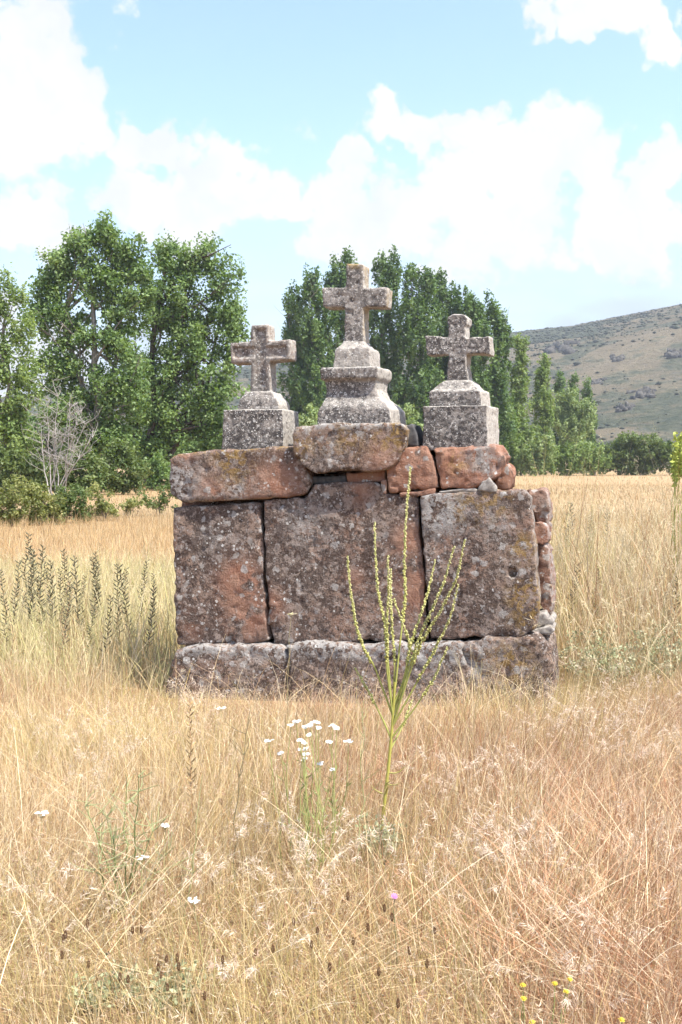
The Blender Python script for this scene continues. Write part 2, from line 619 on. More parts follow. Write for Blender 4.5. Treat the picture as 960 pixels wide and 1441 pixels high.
def build_hill():
    az = np.linspace(-1.05, 1.12, 300)
    r = np.concatenate([np.linspace(235, 720, 120), np.linspace(735, 1300, 20)])
    A, R = np.meshgrid(az, r, indexing='ij')
    Z = hill_height(A, R)
    edge = np.clip((A - az[0]) / 0.1, 0, 1) * np.clip((az[-1] - A) / 0.1, 0, 1)
    Z = Z * edge - 1.5 * (1 - edge)
    V = np.stack([R * np.sin(A), R * np.cos(A), Z], -1).reshape(-1, 3)
    n, k = A.shape
    i, j = np.meshgrid(np.arange(n - 1), np.arange(k - 1), indexing='ij')
    Q = np.stack([i * k + j, (i + 1) * k + j, (i + 1) * k + j + 1, i * k + j + 1], -1).reshape(-1, 4)
    link('hill', make_mesh('hill', V, Q[:, ::-1], smooth=True), M_HILL, kind='structure')


def hill_point(px, py):
    """first hit of a pixel's ray on the hillside"""
    d = px_dir(px, py)
    az = math.atan2(d.x, d.y)
    hl = math.hypot(d.x, d.y)
    r = np.linspace(240, 760, 1500)
    zr = EYE + d.z / hl * r
    zh = hill_height(np.full_like(r, az), r)
    hit = np.nonzero(zh >= zr)[0]
    k = hit[0] if len(hit) else 1150
    return Vector((r[k] * math.sin(az), r[k] * math.cos(az), float(zh[k])))


def ico(sub=2):
    bm = bmesh.new()
    bmesh.ops.create_icosphere(bm, subdivisions=sub, radius=1.0)
    V = np.array([v.co[:] for v in bm.verts])
    F = np.array([[v.index for v in f.verts] for f in bm.faces])
    bm.free()
    return V, F


ICO1, ICO2 = ico(1), ico(2)
OCT_V = np.array([(1, 0, 0), (-1, 0, 0), (0, 1, 0), (0, -1, 0), (0, 0, 1.25), (0, 0, -1.25)], float)
OCT_F = np.array([(0, 2, 4), (2, 1, 4), (1, 3, 4), (3, 0, 4), (2, 0, 5), (1, 2, 5), (3, 1, 5), (0, 3, 5)])


def build_hill_details():
    # scrub scattered over the slope: one mass nobody could count
    rng = np.random.default_rng(5)
    n = 44000
    az = rng.uniform(-0.25, 0.72, n)
    r = HILL_FOOT + (HILL_TOP + 15 - HILL_FOOT) * rng.uniform(0.03, 1, n) ** 0.8
    x, y = r * np.sin(az), r * np.cos(az)
    keep = fbm2(x, y, 1 / 55.0, 4, 9) + rng.uniform(-0.45, 0.45, n) > 0.10
    az, r, x, y = az[keep], r[keep], x[keep], y[keep]
    z = hill_height(az, r)
    V0, F0 = OCT_V * [1, 1, 0.8], OCT_F
    m = len(x)
    sz = rng.gamma(2.0, 0.17, m) + 0.2
    sz *= np.where(r > HILL_TOP - 60, 0.6, 0.95)
    jit = 1 + rng.uniform(-0.35, 0.35, (m, len(V0), 1))
    V = V0[None] * jit * sz[:, None, None] * np.array([1.25, 1.25, 0.75])
    V = V + np.stack([x, y, z + sz * 0.3], -1)[:, None, :]
    F = F0[None] + (np.arange(m) * len(V0))[:, None, None]
    tone = rng.uniform(0.6, 1.25, (m, 1, 1))
    hue = rng.uniform(0, 1, (m, 1, 1))
    c = (np.array([0.035, 0.048, 0.025]) * (1 - hue) + np.array([0.075, 0.075, 0.048]) * hue) * tone
    c = np.broadcast_to(c, V.shape)
    link('hillside_scrub', make_mesh('hillside_scrub', V.reshape(-1, 3), F.reshape(-1, 3), c.reshape(-1, 3)), M_HERB,
         label='low dark scrub dotted over the dry hillside', cat='scrub', kind='stuff')
    # rock outcrops that can be told apart
    spots = [(792, 492, 34, 20, 'jagged grey rock outcrop high on the hill slope, the largest of them'),
             (868, 505, 18, 11, 'small grey rock outcrop beside the largest one on the slope'),
             (842, 537, 16, 10, 'dark rock outcrop lower down the slope above the dark poplars'),
             (950, 500, 22, 14, 'dark rock outcrop high on the slope above the round bushes'),
             (905, 555, 30, 15, 'broad dark rock ledge in the middle of the hill slope'),
             (880, 575, 22, 14, 'dark rock ledge low on the slope above the round green bush')]
    for q, (px, py, w, h, lab) in enumerate(spots):
        p = hill_point(px, py)
        dist = p.length
        root = empty('rock_outcrop', p, lab, 'rock', 'rock outcrops on the hill')
        for k in range(16):
            ox = random.Random(q * 31 + k)
            V, F = ICO2
            sc = np.array([ox.uniform(0.10, 0.30), ox.uniform(0.12, 0.3), ox.uniform(0.14, 0.42)]) * np.array([w, w, h]) / FPX * dist
            q3 = np.round(V * 1.7 + ox.uniform(-.3, .3)) / 1.7 * 0.75 + V * 0.25
            W = q3 * sc * (1 + 0.5 * fbm(V * 2.3 + k + q * 9, 3, 4)[:, None])
            u = ox.uniform(-0.5, 0.5)
            pp = hill_point(px + u * w, py + ox.uniform(-0.35, 0.35) * h + u * -0.12 * h)
            if (pp - p).length > 60:
                pp = p
            link('boulder', make_mesh('boulder', W + np.array(pp) - np.array(p), F), M_ROCK, root)


build_ground()
build_hill()
build_hill_details()

# ------------------------------------------------------------------ the stacked stone altar and its crosses
THETA = math.radians(15)
P0 = on_ground(500, 985)


class Frame:
    """local frame: x along the front, y into the stone, z up"""
    def __init__(self, origin, theta):
        self.o, self.th = Vector(origin), theta
        self.inv = Matrix.Rotation(theta, 3, 'Z')      # the frame itself is turned by -theta

    def px(self, x, y, w=0.0):
        d = self.inv @ px_dir(x, y)
        o = self.inv @ (Vector((0, 0, EYE)) - self.o)
        s = (w - o.y) / d.y
        p = o + d * s
        return (p.x, p.z)


ALT = Frame((P0.x, P0.y, float(ground_z(P0.x, P0.y))), THETA)


def remeshed(prisms, voxel, smooth_it):
    bm = bmesh.new()
    for front, back, w0, w1 in prisms:
        a = [bm.verts.new((u, w0, v)) for u, v in front]
        b = [bm.verts.new((u, w1, v)) for u, v in back]
        n = len(a)
        bm.faces.new(a)
        bm.faces.new(b[::-1])
        for i in range(n):
            bm.faces.new((a[(i + 1) % n], a[i], b[i], b[(i + 1) % n]))
    bmesh.ops.recalc_face_normals(bm, faces=bm.faces)
    me = bpy.data.meshes.new('tmp')
    bm.to_mesh(me)
    bm.free()
    o = bpy.data.objects.new('tmp', me)
    COL.objects.link(o)
    md = o.modifiers.new('r', 'REMESH')
    md.mode = 'VOXEL'
    md.voxel_size = voxel
    sm = o.modifiers.new('s', 'SMOOTH')
    sm.factor = 0.5
    sm.iterations = smooth_it
    dg = bpy.context.evaluated_depsgraph_get()
    res = bpy.data.meshes.new_from_object(o.evaluated_get(dg))
    bpy.data.objects.remove(o)
    bpy.data.meshes.remove(me)
    return res


def gauss(P, c, s):
    """soft spot round (u, v) on the front"""
    return np.exp(-(((P[:, 0] - c[0]) / s) ** 2 + ((P[:, 2] - c[1]) / s) ** 2))


def stone(name, parent, prisms, mat, voxel=0.016, it=4, amp=0.010, fine=0.0035, freq=5.0, seed=0, attrs=None, label=None, mod=None, ridge=0.0):
    me = remeshed(prisms, voxel, it)
    n = len(me.vertices)
    P = np.empty(n * 3, np.float32)
    N = np.empty(n * 3, np.float32)
    me.vertices.foreach_get('co', P)
    me.vertices.foreach_get('normal', N)
    P, N = P.reshape(-1, 3).astype(float), N.reshape(-1, 3).astype(float)
    d = amp * fbm(P * freq + seed * 5.3, 4, seed) + fine * fbm(P * 34 + seed, 3, seed + 5)
    pit = vnoise(P * 26 + seed * 1.7, seed + 3)
    d -= fine * 2.2 * np.clip(pit - 0.76, 0, 1) / 0.24
    if mod is not None:
        d = d + mod(P, N)
    Q = P + N * d[:, None]
    if ridge:
        # flakes broken off: points outside a tilted plane near the surface fall back onto it
        rr = np.random.default_rng(seed + 77)
        Q0 = Q.copy()
        edge = np.nonzero(np.abs(N).max(1) < 0.92)[0]
        for _ in range(int(ridge)):
            k = edge[rr.integers(len(edge))]
            nn = N[k] + rr.normal(size=3) * 0.35
            nn /= np.linalg.norm(nn)
            o = Q0[k] - nn * rr.uniform(0.003, 0.013)
            h = (Q - o) @ nn
            near = np.linalg.norm(Q - o, axis=1) < rr.uniform(0.04, 0.11)
            Q = np.where(((h > 0) & near)[:, None], Q - nn * h[:, None], Q)
        D = Q - Q0
        L = np.linalg.norm(D, axis=1)[:, None] + 1e-9
        Q = Q0 + D * np.minimum(1.0, 0.020 / L)
    me.vertices.foreach_set('co', Q.astype(np.float32).ravel())
    for k in ('scar', 'ochre', 'pale', 'dark'):
        a = me.attributes.new(k, 'FLOAT', 'POINT')
        f = (attrs or {}).get(k)
        v = f(P, N) if callable(f) else np.full(n, f or 0.0)
        a.data.foreach_set('value', np.clip(v, 0, 1).astype(np.float32))
    me.polygons.foreach_set('use_smooth', np.ones(len(me.polygons), bool))
    me.update()
    me.materials.clear()
    return link(name, me, mat, parent, label)


def poly(fr, pts, w, grow=0.0, jag=0.0, seed=0):
    """pixel outline -> (u, v) outline on the plane at depth w, edges split and roughened a little"""
    uv = [np.array(fr.px(x, y, w)) for x, y in pts]
    out = []
    rr = random.Random(seed)
    for i, a in enumerate(uv):
        b = uv[(i + 1) % len(uv)]
        L = np.linalg.norm(b - a)
        k = max(1, int(L / 0.05))
        for q in range(k):
            p = a + (b - a) * q / k
            if jag:
                p = p + np.array([rr.uniform(-jag, jag), rr.uniform(-jag, jag)])
            out.append(p)
    c = np.mean(out, 0)
    return [tuple(c + (p - c) * (1 + grow)) for p in out]


def shift(pts, dw, du=0.0, k=1.0):
    c = np.mean(pts, 0)
    return [tuple(c + (np.array(p) - c) * k + np.array([du, 0])) for p in pts]


def slab(name, parent, px_pts, w0, w1, seed, jag=0.007, back=0.97, **kw):
    f = poly(ALT, px_pts, w0, 0.008, jag, seed)
    return stone(name, parent, [(f, shift(f, 0, 0, back), w0, w1)], kw.pop('mat', M_SAND), seed=seed, **kw)


def build_altar():
    root = empty('stone_altar', ALT.o, 'weathered altar of stacked red sandstone blocks carrying three stone crosses', 'altar', rz=-THETA)
    U = lambda x, y, w=0.0: ALT.px(x, y, w)
    # base course, standing 9 cm proud of the slabs
    slab('base_block', root, [(245, 916), (262, 909), (330, 907), (402, 909), (413, 930), (418, 1040), (224, 1040), (231, 975), (240, 935)],
         -0.085, 0.62, 1, voxel=0.018, it=5, amp=0.022, fine=0.008, freq=6, ridge=50,
         attrs=dict(pale=lambda P, N: 0.9 * np.clip((P[:, 2] - U(300, 925)[1]) / 0.05, 0, 1), dark=0.5))
    slab('base_block', root, [(400, 911), (440, 905), (500, 908), (560, 905), (600, 909), (650, 903), (658, 935), (656, 1040), (408, 1040), (409, 935)],
         -0.095, 0.62, 2, voxel=0.018, it=5, amp=0.024, fine=0.009, freq=6, ridge=50,
         attrs=dict(pale=lambda P, N: np.clip(0.9 * np.clip((P[:, 2] - U(500, 928)[1]) / 0.05, 0, 1) + 0.6 * gauss(P, U(600, 925), 0.15), 0, 1)))
    slab('base_block', root, [(648, 907), (672, 902), (700, 899), (757, 896), (772, 905), (778, 940), (782, 1040), (650, 1040), (651, 935)],
         -0.075, 0.62, 3, voxel=0.018, it=5, amp=0.022, fine=0.009, freq=6, ridge=50,
         attrs=dict(ochre=lambda P, N: 1.1 * gauss(P, U(722, 930), 0.13), pale=lambda P, N: 0.8 * gauss(P, U(675, 925), 0.16)))
    # the three upright slabs of the front
    slab('facing_slab', root, [(243, 714), (365, 707), (370, 800), (378, 903), (249, 908), (246, 850)], 0.0, 0.34, 4,
         voxel=0.013, it=3, amp=0.012, fine=0.005, ridge=26,
         attrs=dict(scar=lambda P, N: 1.5 * gauss(P, U(338, 820), 0.15) + 1.1 * gauss(P, U(350, 870), 0.14) + .5 * gauss(P, U(270, 880), 0.1),
                    pale=lambda P, N: 0.35 * gauss(P, U(300, 760), 0.1)))
    slab('facing_slab', root, [(370, 705), (430, 699), (437, 683), (485, 679), (534, 680), (541, 696), (586, 698), (594, 790), (603, 899),
                               (500, 905), (386, 907), (380, 880), (374, 790)], -0.006, 0.34, 5,
         voxel=0.013, it=3, amp=0.012, fine=0.005, ridge=26,
         attrs=dict(scar=lambda P, N: 1.3 * gauss(P, U(590, 830), 0.13) + 1.2 * gauss(P, U(575, 760), .1) + 0.9 * gauss(P, U(383, 850), 0.10) + .8 * gauss(P, U(505, 690), .09) + .7 * gauss(P, U(500, 810), .06),
                    pale=lambda P, N: 0.55 * gauss(P, U(430, 735), 0.15)))

    def hole(P, N):
        c = U(722, 806)
        r = np.hypot(P[:, 0] - c[0], P[:, 2] - c[1])
        return -0.055 * np.clip(1 - (r / 0.030) ** 2, 0, 1) * (N[:, 1] < -0.5)
    slab('facing_slab', root, [(590, 701), (607, 695), (680, 692), (737, 690), (746, 700), (752, 770), (759, 858), (755, 884), (733, 896), (680, 897), (606, 900), (598, 800)],
         -0.03, 0.30, 6, voxel=0.013, amp=0.012, fine=0.005, it=4, ridge=18, mod=hole,
         attrs=dict(ochre=lambda P, N: 1.5 * gauss(P, U(738, 770), 0.08) + 1.7 * gauss(P, U(746, 840), 0.12) + .9 * gauss(P, U(700, 705), .10) + .8 * gauss(P, U(660, 712), .10) + .8 * gauss(P, U(745, 880), .08),
                    pale=lambda P, N: 1.5 * gauss(P, U(622, 718), 0.15) + 1.2 * gauss(P, U(737, 768), 0.035) + .6 * gauss(P, U(700, 735), .1) + .55 * np.clip(N[:, 0], 0, 1)))  # last pale term paints the sunlit look of the right-hand face
    # top course
    slab('top_stone', root, [(237, 645), (247, 638), (330, 632), (408, 627), (417, 634), (431, 658), (436, 680), (428, 698), (371, 703), (256, 707), (239, 695)],
         -0.03, 0.42, 7, amp=0.016, fine=0.006, it=5,
         attrs=dict(scar=lambda P, N: 1.1 * gauss(P, U(390, 680), 0.16) + .9 * gauss(P, U(300, 690), .1) + 1.0 * gauss(P, U(265, 640), .06),
                    ochre=lambda P, N: 1.2 * gauss(P, U(330, 652), 0.12) + 1.0 * np.clip(N[:, 2], 0, 1),
                    pale=lambda P, N: 1.3 * gauss(P, U(255, 678), 0.12) + .6 * gauss(P, U(330, 690), .12)))
    slab('top_stone', root, [(412, 616), (416, 603), (428, 598), (500, 596), (564, 595), (573, 604), (567, 637), (558, 652), (543, 663), (480, 662), (446, 666), (425, 655), (412, 637)],
         -0.07, 0.40, 8, voxel=0.014, amp=0.02, fine=0.007, it=6,
         attrs=dict(ochre=lambda P, N: 1.3 * gauss(P, U(556, 612), 0.12) + 1.0 * gauss(P, U(425, 625), 0.10) + .8 * gauss(P, U(490, 620), .1),
                    pale=lambda P, N: 1.4 * np.clip((P[:, 2] - U(500, 606)[1]) / 0.03, 0, 1) + .5 * gauss(P, U(470, 625), .1),
                    scar=lambda P, N: .8 * gauss(P, U(540, 645), .1)))
    slab('top_stone', root, [(544, 659), (561, 640), (570, 628), (601, 626), (608, 643), (616, 671), (618, 688), (547, 694)],
         -0.02, 0.33, 9, voxel=0.012, amp=0.016, fine=0.008, freq=8, it=3, ridge=22, attrs=dict(scar=1.2))
    slab('top_stone', root, [(611, 632), (622, 628), (703, 625), (714, 646), (703, 671), (685, 680), (664, 686), (621, 689), (618, 671), (612, 652)],
         -0.03, 0.33, 10, voxel=0.012, amp=0.016, fine=0.008, freq=8, it=3, ridge=26,
         attrs=dict(scar=1.0, ochre=lambda P, N: .8 * gauss(P, U(645, 650), .07), pale=lambda P, N: .8 * gauss(P, U(680, 645), .1)))
    slab('top_stone', root, [(690, 668), (705, 648), (716, 652), (721, 664), (718, 690), (694, 690)], 0.12, 0.5, 11, voxel=0.014, amp=0.014, fine=0.008, freq=8, it=3, ridge=16, attrs=dict(scar=1.2))
    # small filling stones
    slab('filling_stone', root, [(486, 665), (543, 662), (544, 679), (488, 681)], 0.03, 0.3, 12, voxel=0.011, amp=0.008, attrs=dict(scar=1.0))
    slab('filling_stone', root, [(436, 672), (486, 668), (488, 681), (438, 684)], 0.05, 0.3, 13, voxel=0.011, amp=0.006, mat=M_SLATE)
    slab('filling_stone', root, [(536, 677), (544, 676), (545, 696), (538, 696)], -0.012, 0.2, 14, voxel=0.008, it=3, amp=0.004, attrs=dict(scar=.6))
    slab('filling_stone', root, [(560, 692), (612, 688), (613, 696), (562, 699)], -0.022, 0.25, 15, voxel=0.009, it=3, amp=0.004, attrs=dict(scar=1.6))
    slab('filling_stone', root, [(616, 691), (671, 686), (675, 691), (620, 696)], -0.03, 0.25, 16, voxel=0.009, it=3, amp=0.004, mat=M_PALE)
    slab('filling_stone', root, [(671, 691), (676, 677), (687, 672), (696, 679), (702, 687), (699, 693)], -0.04, 0.08, 17, voxel=0.009, it=4, amp=0.008, freq=12, mat=M_PALE, back=0.7)
    slab('filling_stone', root, [(568, 628), (572, 600), (580, 596), (588, 612), (589, 629)], 0.06, 0.36, 18, voxel=0.010, it=4, amp=0.010, mat=M_SLATE)
    # rubble of the right-hand side, standing out past the facing slab
    side = [([(738, 692), (764, 690), (772, 694), (775, 730), (771, 738), (756, 736), (742, 705)], 0.30, 0.72, 19, 0.9),
            ([(742, 735), (768, 735), (773, 742), (773, 765), (766, 768), (744, 762)], 0.24, 0.62, 20, 1.2),
            ([(744, 765), (769, 766), (776, 800), (777, 845), (776, 870), (764, 868), (748, 820)], 0.30, 0.74, 21, 1.0)]
    for pts, w0, w1, sd, sc in side:
        slab('rubble_stone', root, pts, w0, w1, sd, voxel=0.012, it=3, amp=0.018, fine=0.008, freq=9, ridge=26, attrs=dict(scar=sc * .6, pale=lambda P, N: .6 * np.clip(N[:, 0], 0, 1)))  # right-hand faces coloured paler to look sunlit
    for k, (pts, w0) in enumerate([([(752, 868), (768, 864), (773, 872), (768, 882), (754, 884)], 0.14), ([(760, 872), (776, 868), (780, 876), (774, 884), (760, 886)], 0.22),
                                   ([(744, 886), (776, 882), (781, 887), (772, 894), (748, 897)], 0.12)]):
        slab('filling_stone', root, pts, w0, w0 + 0.3, 24 + k, voxel=0.009, it=3, amp=0.006, mat=M_PALE)
    # rubble core and back, seen only through the joints and from the side
    a, b = U(258, 905, 0.3), U(748, 690, 0.3)
    zlow = -0.25
    core = [(a[0], zlow), (b[0], zlow), (b[0], b[1] - 0.015), (a[0], b[1] - 0.015)]
    stone('core_block', root, [(core, core, 0.29, 0.88)], M_SAND, voxel=0.03, it=4, amp=0.03, fine=0.012, seed=31, attrs=dict(scar=.4))
    t0, t1 = U(262, 640, 0.3), U(690, 640, 0.3)
    cap = [(t0[0], b[1] - 0.04), (t1[0], b[1] - 0.04), (t1[0], t1[1] - 0.02), (t0[0], t0[1] - 0.02)]
    stone('core_block', root, [(cap, cap, 0.31, 0.84)], M_SAND, voxel=0.03, it=4, amp=0.02, fine=0.012, seed=32, attrs=dict(scar=.4))


def frusta(name, parent, levels, mat, **kw):
    """levels: (z, u0, u1, w0, w1) bottom-up -> one solid"""
    bm = bmesh.new()
    rings = []
    for z, u0, u1, w0, w1 in levels:
        rings.append([bm.verts.new(c) for c in ((u0, w0, z), (u1, w0, z), (u1, w1, z), (u0, w1, z))])
    bm.faces.new(rings[0][::-1])
    bm.faces.new(rings[-1])
    for r0, r1 in zip(rings[:-1], rings[1:]):
        for i in range(4):
            bm.faces.new((r0[i], r0[(i + 1) % 4], r1[(i + 1) % 4], r1[i]))
    bmesh.ops.recalc_face_normals(bm, faces=bm.faces)
    return bm


def stone_from_bm(name, parent, bm, mat, voxel, it, **kw):
    global remeshed
    me = bpy.data.meshes.new('tmp')
    bm.to_mesh(me)
    bm.free()
    o = bpy.data.objects.new('tmp', me)
    COL.objects.link(o)
    md = o.modifiers.new('r', 'REMESH')
    md.mode = 'VOXEL'
    md.voxel_size = voxel
    sm = o.modifiers.new('s', 'SMOOTH')
    sm.factor, sm.iterations = 0.5, it
    dg = bpy.context.evaluated_depsgraph_get()
    res = bpy.data.meshes.new_from_object(o.evaluated_get(dg))
    bpy.data.objects.remove(o)
    bpy.data.meshes.remove(me)
    old = remeshed
    remeshed = lambda *a: res
    try:
        return stone(name, parent, None, mat, **kw)
    finally:
        remeshed = old


def build_cross(label, theta, anchor, levels_parts, cross_pts, cross_w, seed, panel=False, attrs_cross=None):
    """anchor: pixel of the pedestal's front foot and its depth w in the altar's frame;
    levels_parts: (name, [(py, px_left, px_right, w0, w1)], attrs); cross_pts: front outline in pixels"""
    (ax, ay, aw) = anchor
    u, v = ALT.px(ax, ay, aw)
    world = ALT.o + Matrix.Rotation(-THETA, 3, 'Z') @ Vector((u, aw, v))
    fr = Frame(world, theta)
    root = empty('stone_cross', world, label, 'stone cross', 'stone crosses on the altar', rz=-theta)
    for k, (nm, lv, at_) in enumerate(levels_parts):
        L = []
        for py, xl, xr, w0, w1 in lv:
            a, b = fr.px(xl, py, w0), fr.px(xr, py, w0)
            L.append(((a[1] + b[1]) / 2, a[0], b[0], w0, w1))
        L.sort()
        stone_from_bm(nm, root, frusta(nm, root, L, M_GREY), M_GREY, 0.0085, 2, amp=0.006, fine=0.0032, freq=9, seed=seed + k, attrs=at_)
    w0, w1 = cross_w
    f = poly(fr, cross_pts, w0, 0, 0.002, seed)
    mod = None
    if panel:
        F2 = np.array([fr.px(x, y, w0) for x, y in panel])

        def mod(P, N):
            # sunk panel inside a raised border
            d = np.full(len(P), -1.0)
            for (x0, y0), (x1, y1) in zip(F2[0::2], F2[1::2]):
                lo_u, hi_u = min(x0, x1), max(x0, x1)
                lo_v, hi_v = min(y0, y1), max(y0, y1)
                q = np.minimum(np.minimum(P[:, 0] - lo_u, hi_u - P[:, 0]), np.minimum(P[:, 2] - lo_v, hi_v - P[:, 2]))
                d = np.maximum(d, q)
            return -0.016 * np.clip(d / 0.008, 0, 1) * (N[:, 1] < -0.4)
    stone('cross', root, [(f, f, w0, w1)], M_GREY, voxel=0.0075, it=3, amp=0.006, fine=0.0035, freq=11, seed=seed + 7, attrs=attrs_cross, mod=mod)


def build_crosses():
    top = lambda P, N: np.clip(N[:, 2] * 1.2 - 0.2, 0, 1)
    sunlit_pale = lambda P, N: np.clip(N[:, 2] * 1.2 - 0.2, 0, 1) + 0.8 * np.clip(N[:, 0] * 1.4 - 0.4, 0, 1)  # tops and right-hand faces painted paler, as if sunlit
    shade_paint = dict(dark=lambda P, N: np.clip(-N[:, 1], 0, 1), pale=sunlit_pale)  # front faces painted darker, as if in shade
    md = dict(dark=lambda P, N: 0.7 * np.clip(-N[:, 1], 0, 1), pale=sunlit_pale)  # same painted shade on the front, weaker
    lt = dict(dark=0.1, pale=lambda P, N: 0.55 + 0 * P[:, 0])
    # cross standing on the left top stone
    build_cross('small stone cross with sunk panel and raised rim on square block, leaning slightly', math.radians(15), (355, 632, 0.05),
                [('pedestal_block', [(640, 311, 399, 0, 0.36), (600, 313, 399, 0, 0.36), (576, 314, 398, 0, 0.36)], shade_paint),
                 ('moulded_base', [(578, 334, 393, 0.05, 0.30), (570, 335, 393, 0.05, 0.30), (563, 337, 390, 0.055, 0.29), (560, 339, 388, 0.06, 0.28), (551, 346, 383, 0.08, 0.25)], md)],
                [(352, 556), (353, 511), (324, 512), (324, 482), (353, 481), (353, 457), (378, 456), (378, 480), (408, 477), (409, 506), (379, 508), (381, 556)],
                (0.10, 0.245), 41, panel=[(328, 505), (403, 486), (358, 545), (374, 462)],
                attrs_cross=dict(scar=0.75, pale=lambda P, N: .25 + np.clip(N[:, 2], 0, 1) * .7 + .5 * np.clip(N[:, 0], 0, 1), dark=lambda P, N: .6 * np.clip(-N[:, 1], 0, 1)))  # sunlight and front shade painted in by face direction
    # tallest cross, in the middle
    build_cross('tallest stone cross on stepped moulded pedestal with concave waist', math.radians(17), (500, 597, 0.02),
                [('pedestal_block', [(603, 446, 551, 0, 0.42), (576, 448, 549, 0, 0.42), (570, 452, 544, 0.012, 0.40), (560, 458, 533, 0.045, 0.37), (548, 459, 529, 0.055, 0.36),
                                     (536, 457, 529, 0.05, 0.37), (532, 451, 531, 0.02, 0.40), (520, 450, 532, 0.015, 0.405), (516, 452, 531, 0.02, 0.40)], md),
                 ('moulded_base', [(518, 468, 522, 0.065, 0.34), (493, 471, 520, 0.07, 0.335), (490, 472, 519, 0.075, 0.33), (484, 481, 513, 0.115, 0.28), (480, 483, 512, 0.125, 0.275)], lt)],
                [(484, 486), (485, 433), (454, 432), (453, 404), (486, 405), (487, 371), (512, 372), (511, 405), (545, 404), (544, 432), (511, 432), (512, 486)],
                (0.13, 0.275), 51, attrs_cross=dict(dark=lambda P, N: 0.6 * np.clip(-N[:, 1], 0, 1),  # front painted darker for shade, top and right paler for sun
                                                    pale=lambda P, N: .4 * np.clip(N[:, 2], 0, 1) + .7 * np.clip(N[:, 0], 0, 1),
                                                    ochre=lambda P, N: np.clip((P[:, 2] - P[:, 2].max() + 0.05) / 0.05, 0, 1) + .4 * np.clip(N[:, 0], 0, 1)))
    # cross with the capped head, on the red stones
    build_cross('small grey stone cross with capped head on plain square block above the reddish stones', math.radians(20), (645, 628, 0.03),
                [('pedestal_block', [(634, 594, 686, 0, 0.37), (600, 595, 686, 0, 0.37), (571, 596, 686, 0, 0.37)], shade_paint),
                 ('moulded_base', [(573, 603, 678, 0.05, 0.33), (551, 604, 677, 0.05, 0.33), (549.5, 605, 676, 0.053, 0.327), (547, 610, 671, 0.072, 0.31), (545, 611, 670, 0.076, 0.305), (542, 615, 668, 0.09, 0.29), (540, 616, 667, 0.093, 0.287), (535, 625, 661, 0.11, 0.27)], md)],
                [(627, 540), (630, 515), (632, 498), (600, 500), (598, 472), (608, 472), (631, 476), (631, 457), (628, 455), (629, 446), (638, 442), (652, 442), (658, 447), (657, 456), (655, 458),
                 (655, 476), (689, 472), (690, 499), (656, 497), (656, 515), (659, 540)],
                (0.12, 0.26), 61, attrs_cross=dict(dark=lambda P, N: 0.75 * np.clip(-N[:, 1], 0, 1), pale=sunlit_pale))  # painted front shade and sunlit sides here too


build_altar()
build_crosses()

# ------------------------------------------------------------------ trees, shrubs
def leaves(acc, centers, radii, n_each, size, palette, rng, quad=True, squash=(1, 1, 1), up=0.4, hug=0.55):
    """leaf-sized faces spread through clumps"""
    centers = np.asarray(centers, float)
    m = len(centers)
    n = m * n_each
    ci = np.repeat(np.arange(m), n_each)
    dirs = rng.normal(size=(n, 3))
    dirs /= np.linalg.norm(dirs, axis=1)[:, None]
    rr = rng.uniform(0, 1, n) ** hug
    off = dirs * (rr * np.asarray(radii)[ci])[:, None] * np.array(squash)
    C = centers[ci] + off
    nrm = rng.normal(size=(n, 3)) + dirs * 0.6 + np.array([0, 0, up])
    nrm /= np.linalg.norm(nrm, axis=1)[:, None]
    t1 = np.cross(nrm, rng.normal(size=(n, 3)))
    t1 /= np.linalg.norm(t1, axis=1)[:, None]
    t2 = np.cross(nrm, t1)
    s = size * rng.uniform(0.6, 1.35, n)[:, None]
    pal = np.asarray(palette, float)
    k = rng.uniform(0, 1, m)[ci] * 0.6 + rng.uniform(0, 1, n) * 0.4
    idx = k * (len(pal) - 1)
    lo = np.clip(idx.astype(int), 0, len(pal) - 2)
    fr = (idx - lo)[:, None]
    col = (pal[lo] * (1 - fr) + pal[lo + 1] * fr) * rng.uniform(0.85, 1.15, n)[:, None]
    if quad:
        V = np.stack([C - t1 * s * 0.55, C - t2 * s * 0.36 + t1 * s * 0.05, C + t1 * s * 0.6, C + t2 * s * 0.36 + t1 * s * 0.05], 1)
        F = np.arange(n * 4).reshape(n, 4)
        acc.add(V.reshape(-1, 3), F, np.repeat(col, 4, 0))
    else:
        V = np.stack([C - t1 * s * 0.5 - t2 * s * 0.3, C + t1 * s * 0.6, C - t1 * s * 0.3 + t2 * s * 0.45], 1)
        F = np.arange(n * 3).reshape(n, 3)
        acc.add(V.reshape(-1, 3), F, np.repeat(col, 3, 0))


def crown_clumps(blobs, Y, per_area, rng, clump_r, shell=0.45, depth_k=0.8):
    """blobs (px, py, rx, ry) at distance Y -> clump centres through the volume, denser to the outside"""
    out = []
    for px, py, rx, ry in blobs:
        c = np.array(at(px, py, Y))
        k = Y / FPX
        a = np.array([rx * k, max(min(rx, ry) * k * depth_k * 1.1, 0.3), ry * k])
        n = max(3, int(per_area * (a[0] * a[2]) / clump_r ** 2))
        d = rng.normal(size=(n, 3))
        d /= np.linalg.norm(d, axis=1)[:, None]
        r = rng.uniform(0, 1, n) ** shell
        out.append(c + d * r[:, None] * a * 0.95)
    return np.concatenate(out)


def bent(p, q, rng, bow=0.12, n=6):
    p, q = np.array(p, float), np.array(q, float)
    L = np.linalg.norm(q - p)
    t = np.linspace(0, 1, n)[:, None]
    side = rng.normal(size=3) * bow * L
    up = np.array([0, 0, bow * 0.5 * L])
    return p + (q - p) * t + np.sin(t * math.pi) * (side * 0.6 - up * 0.5) + rng.normal(size=(n, 3)) * 0.012 * L * np.sin(t * math.pi)


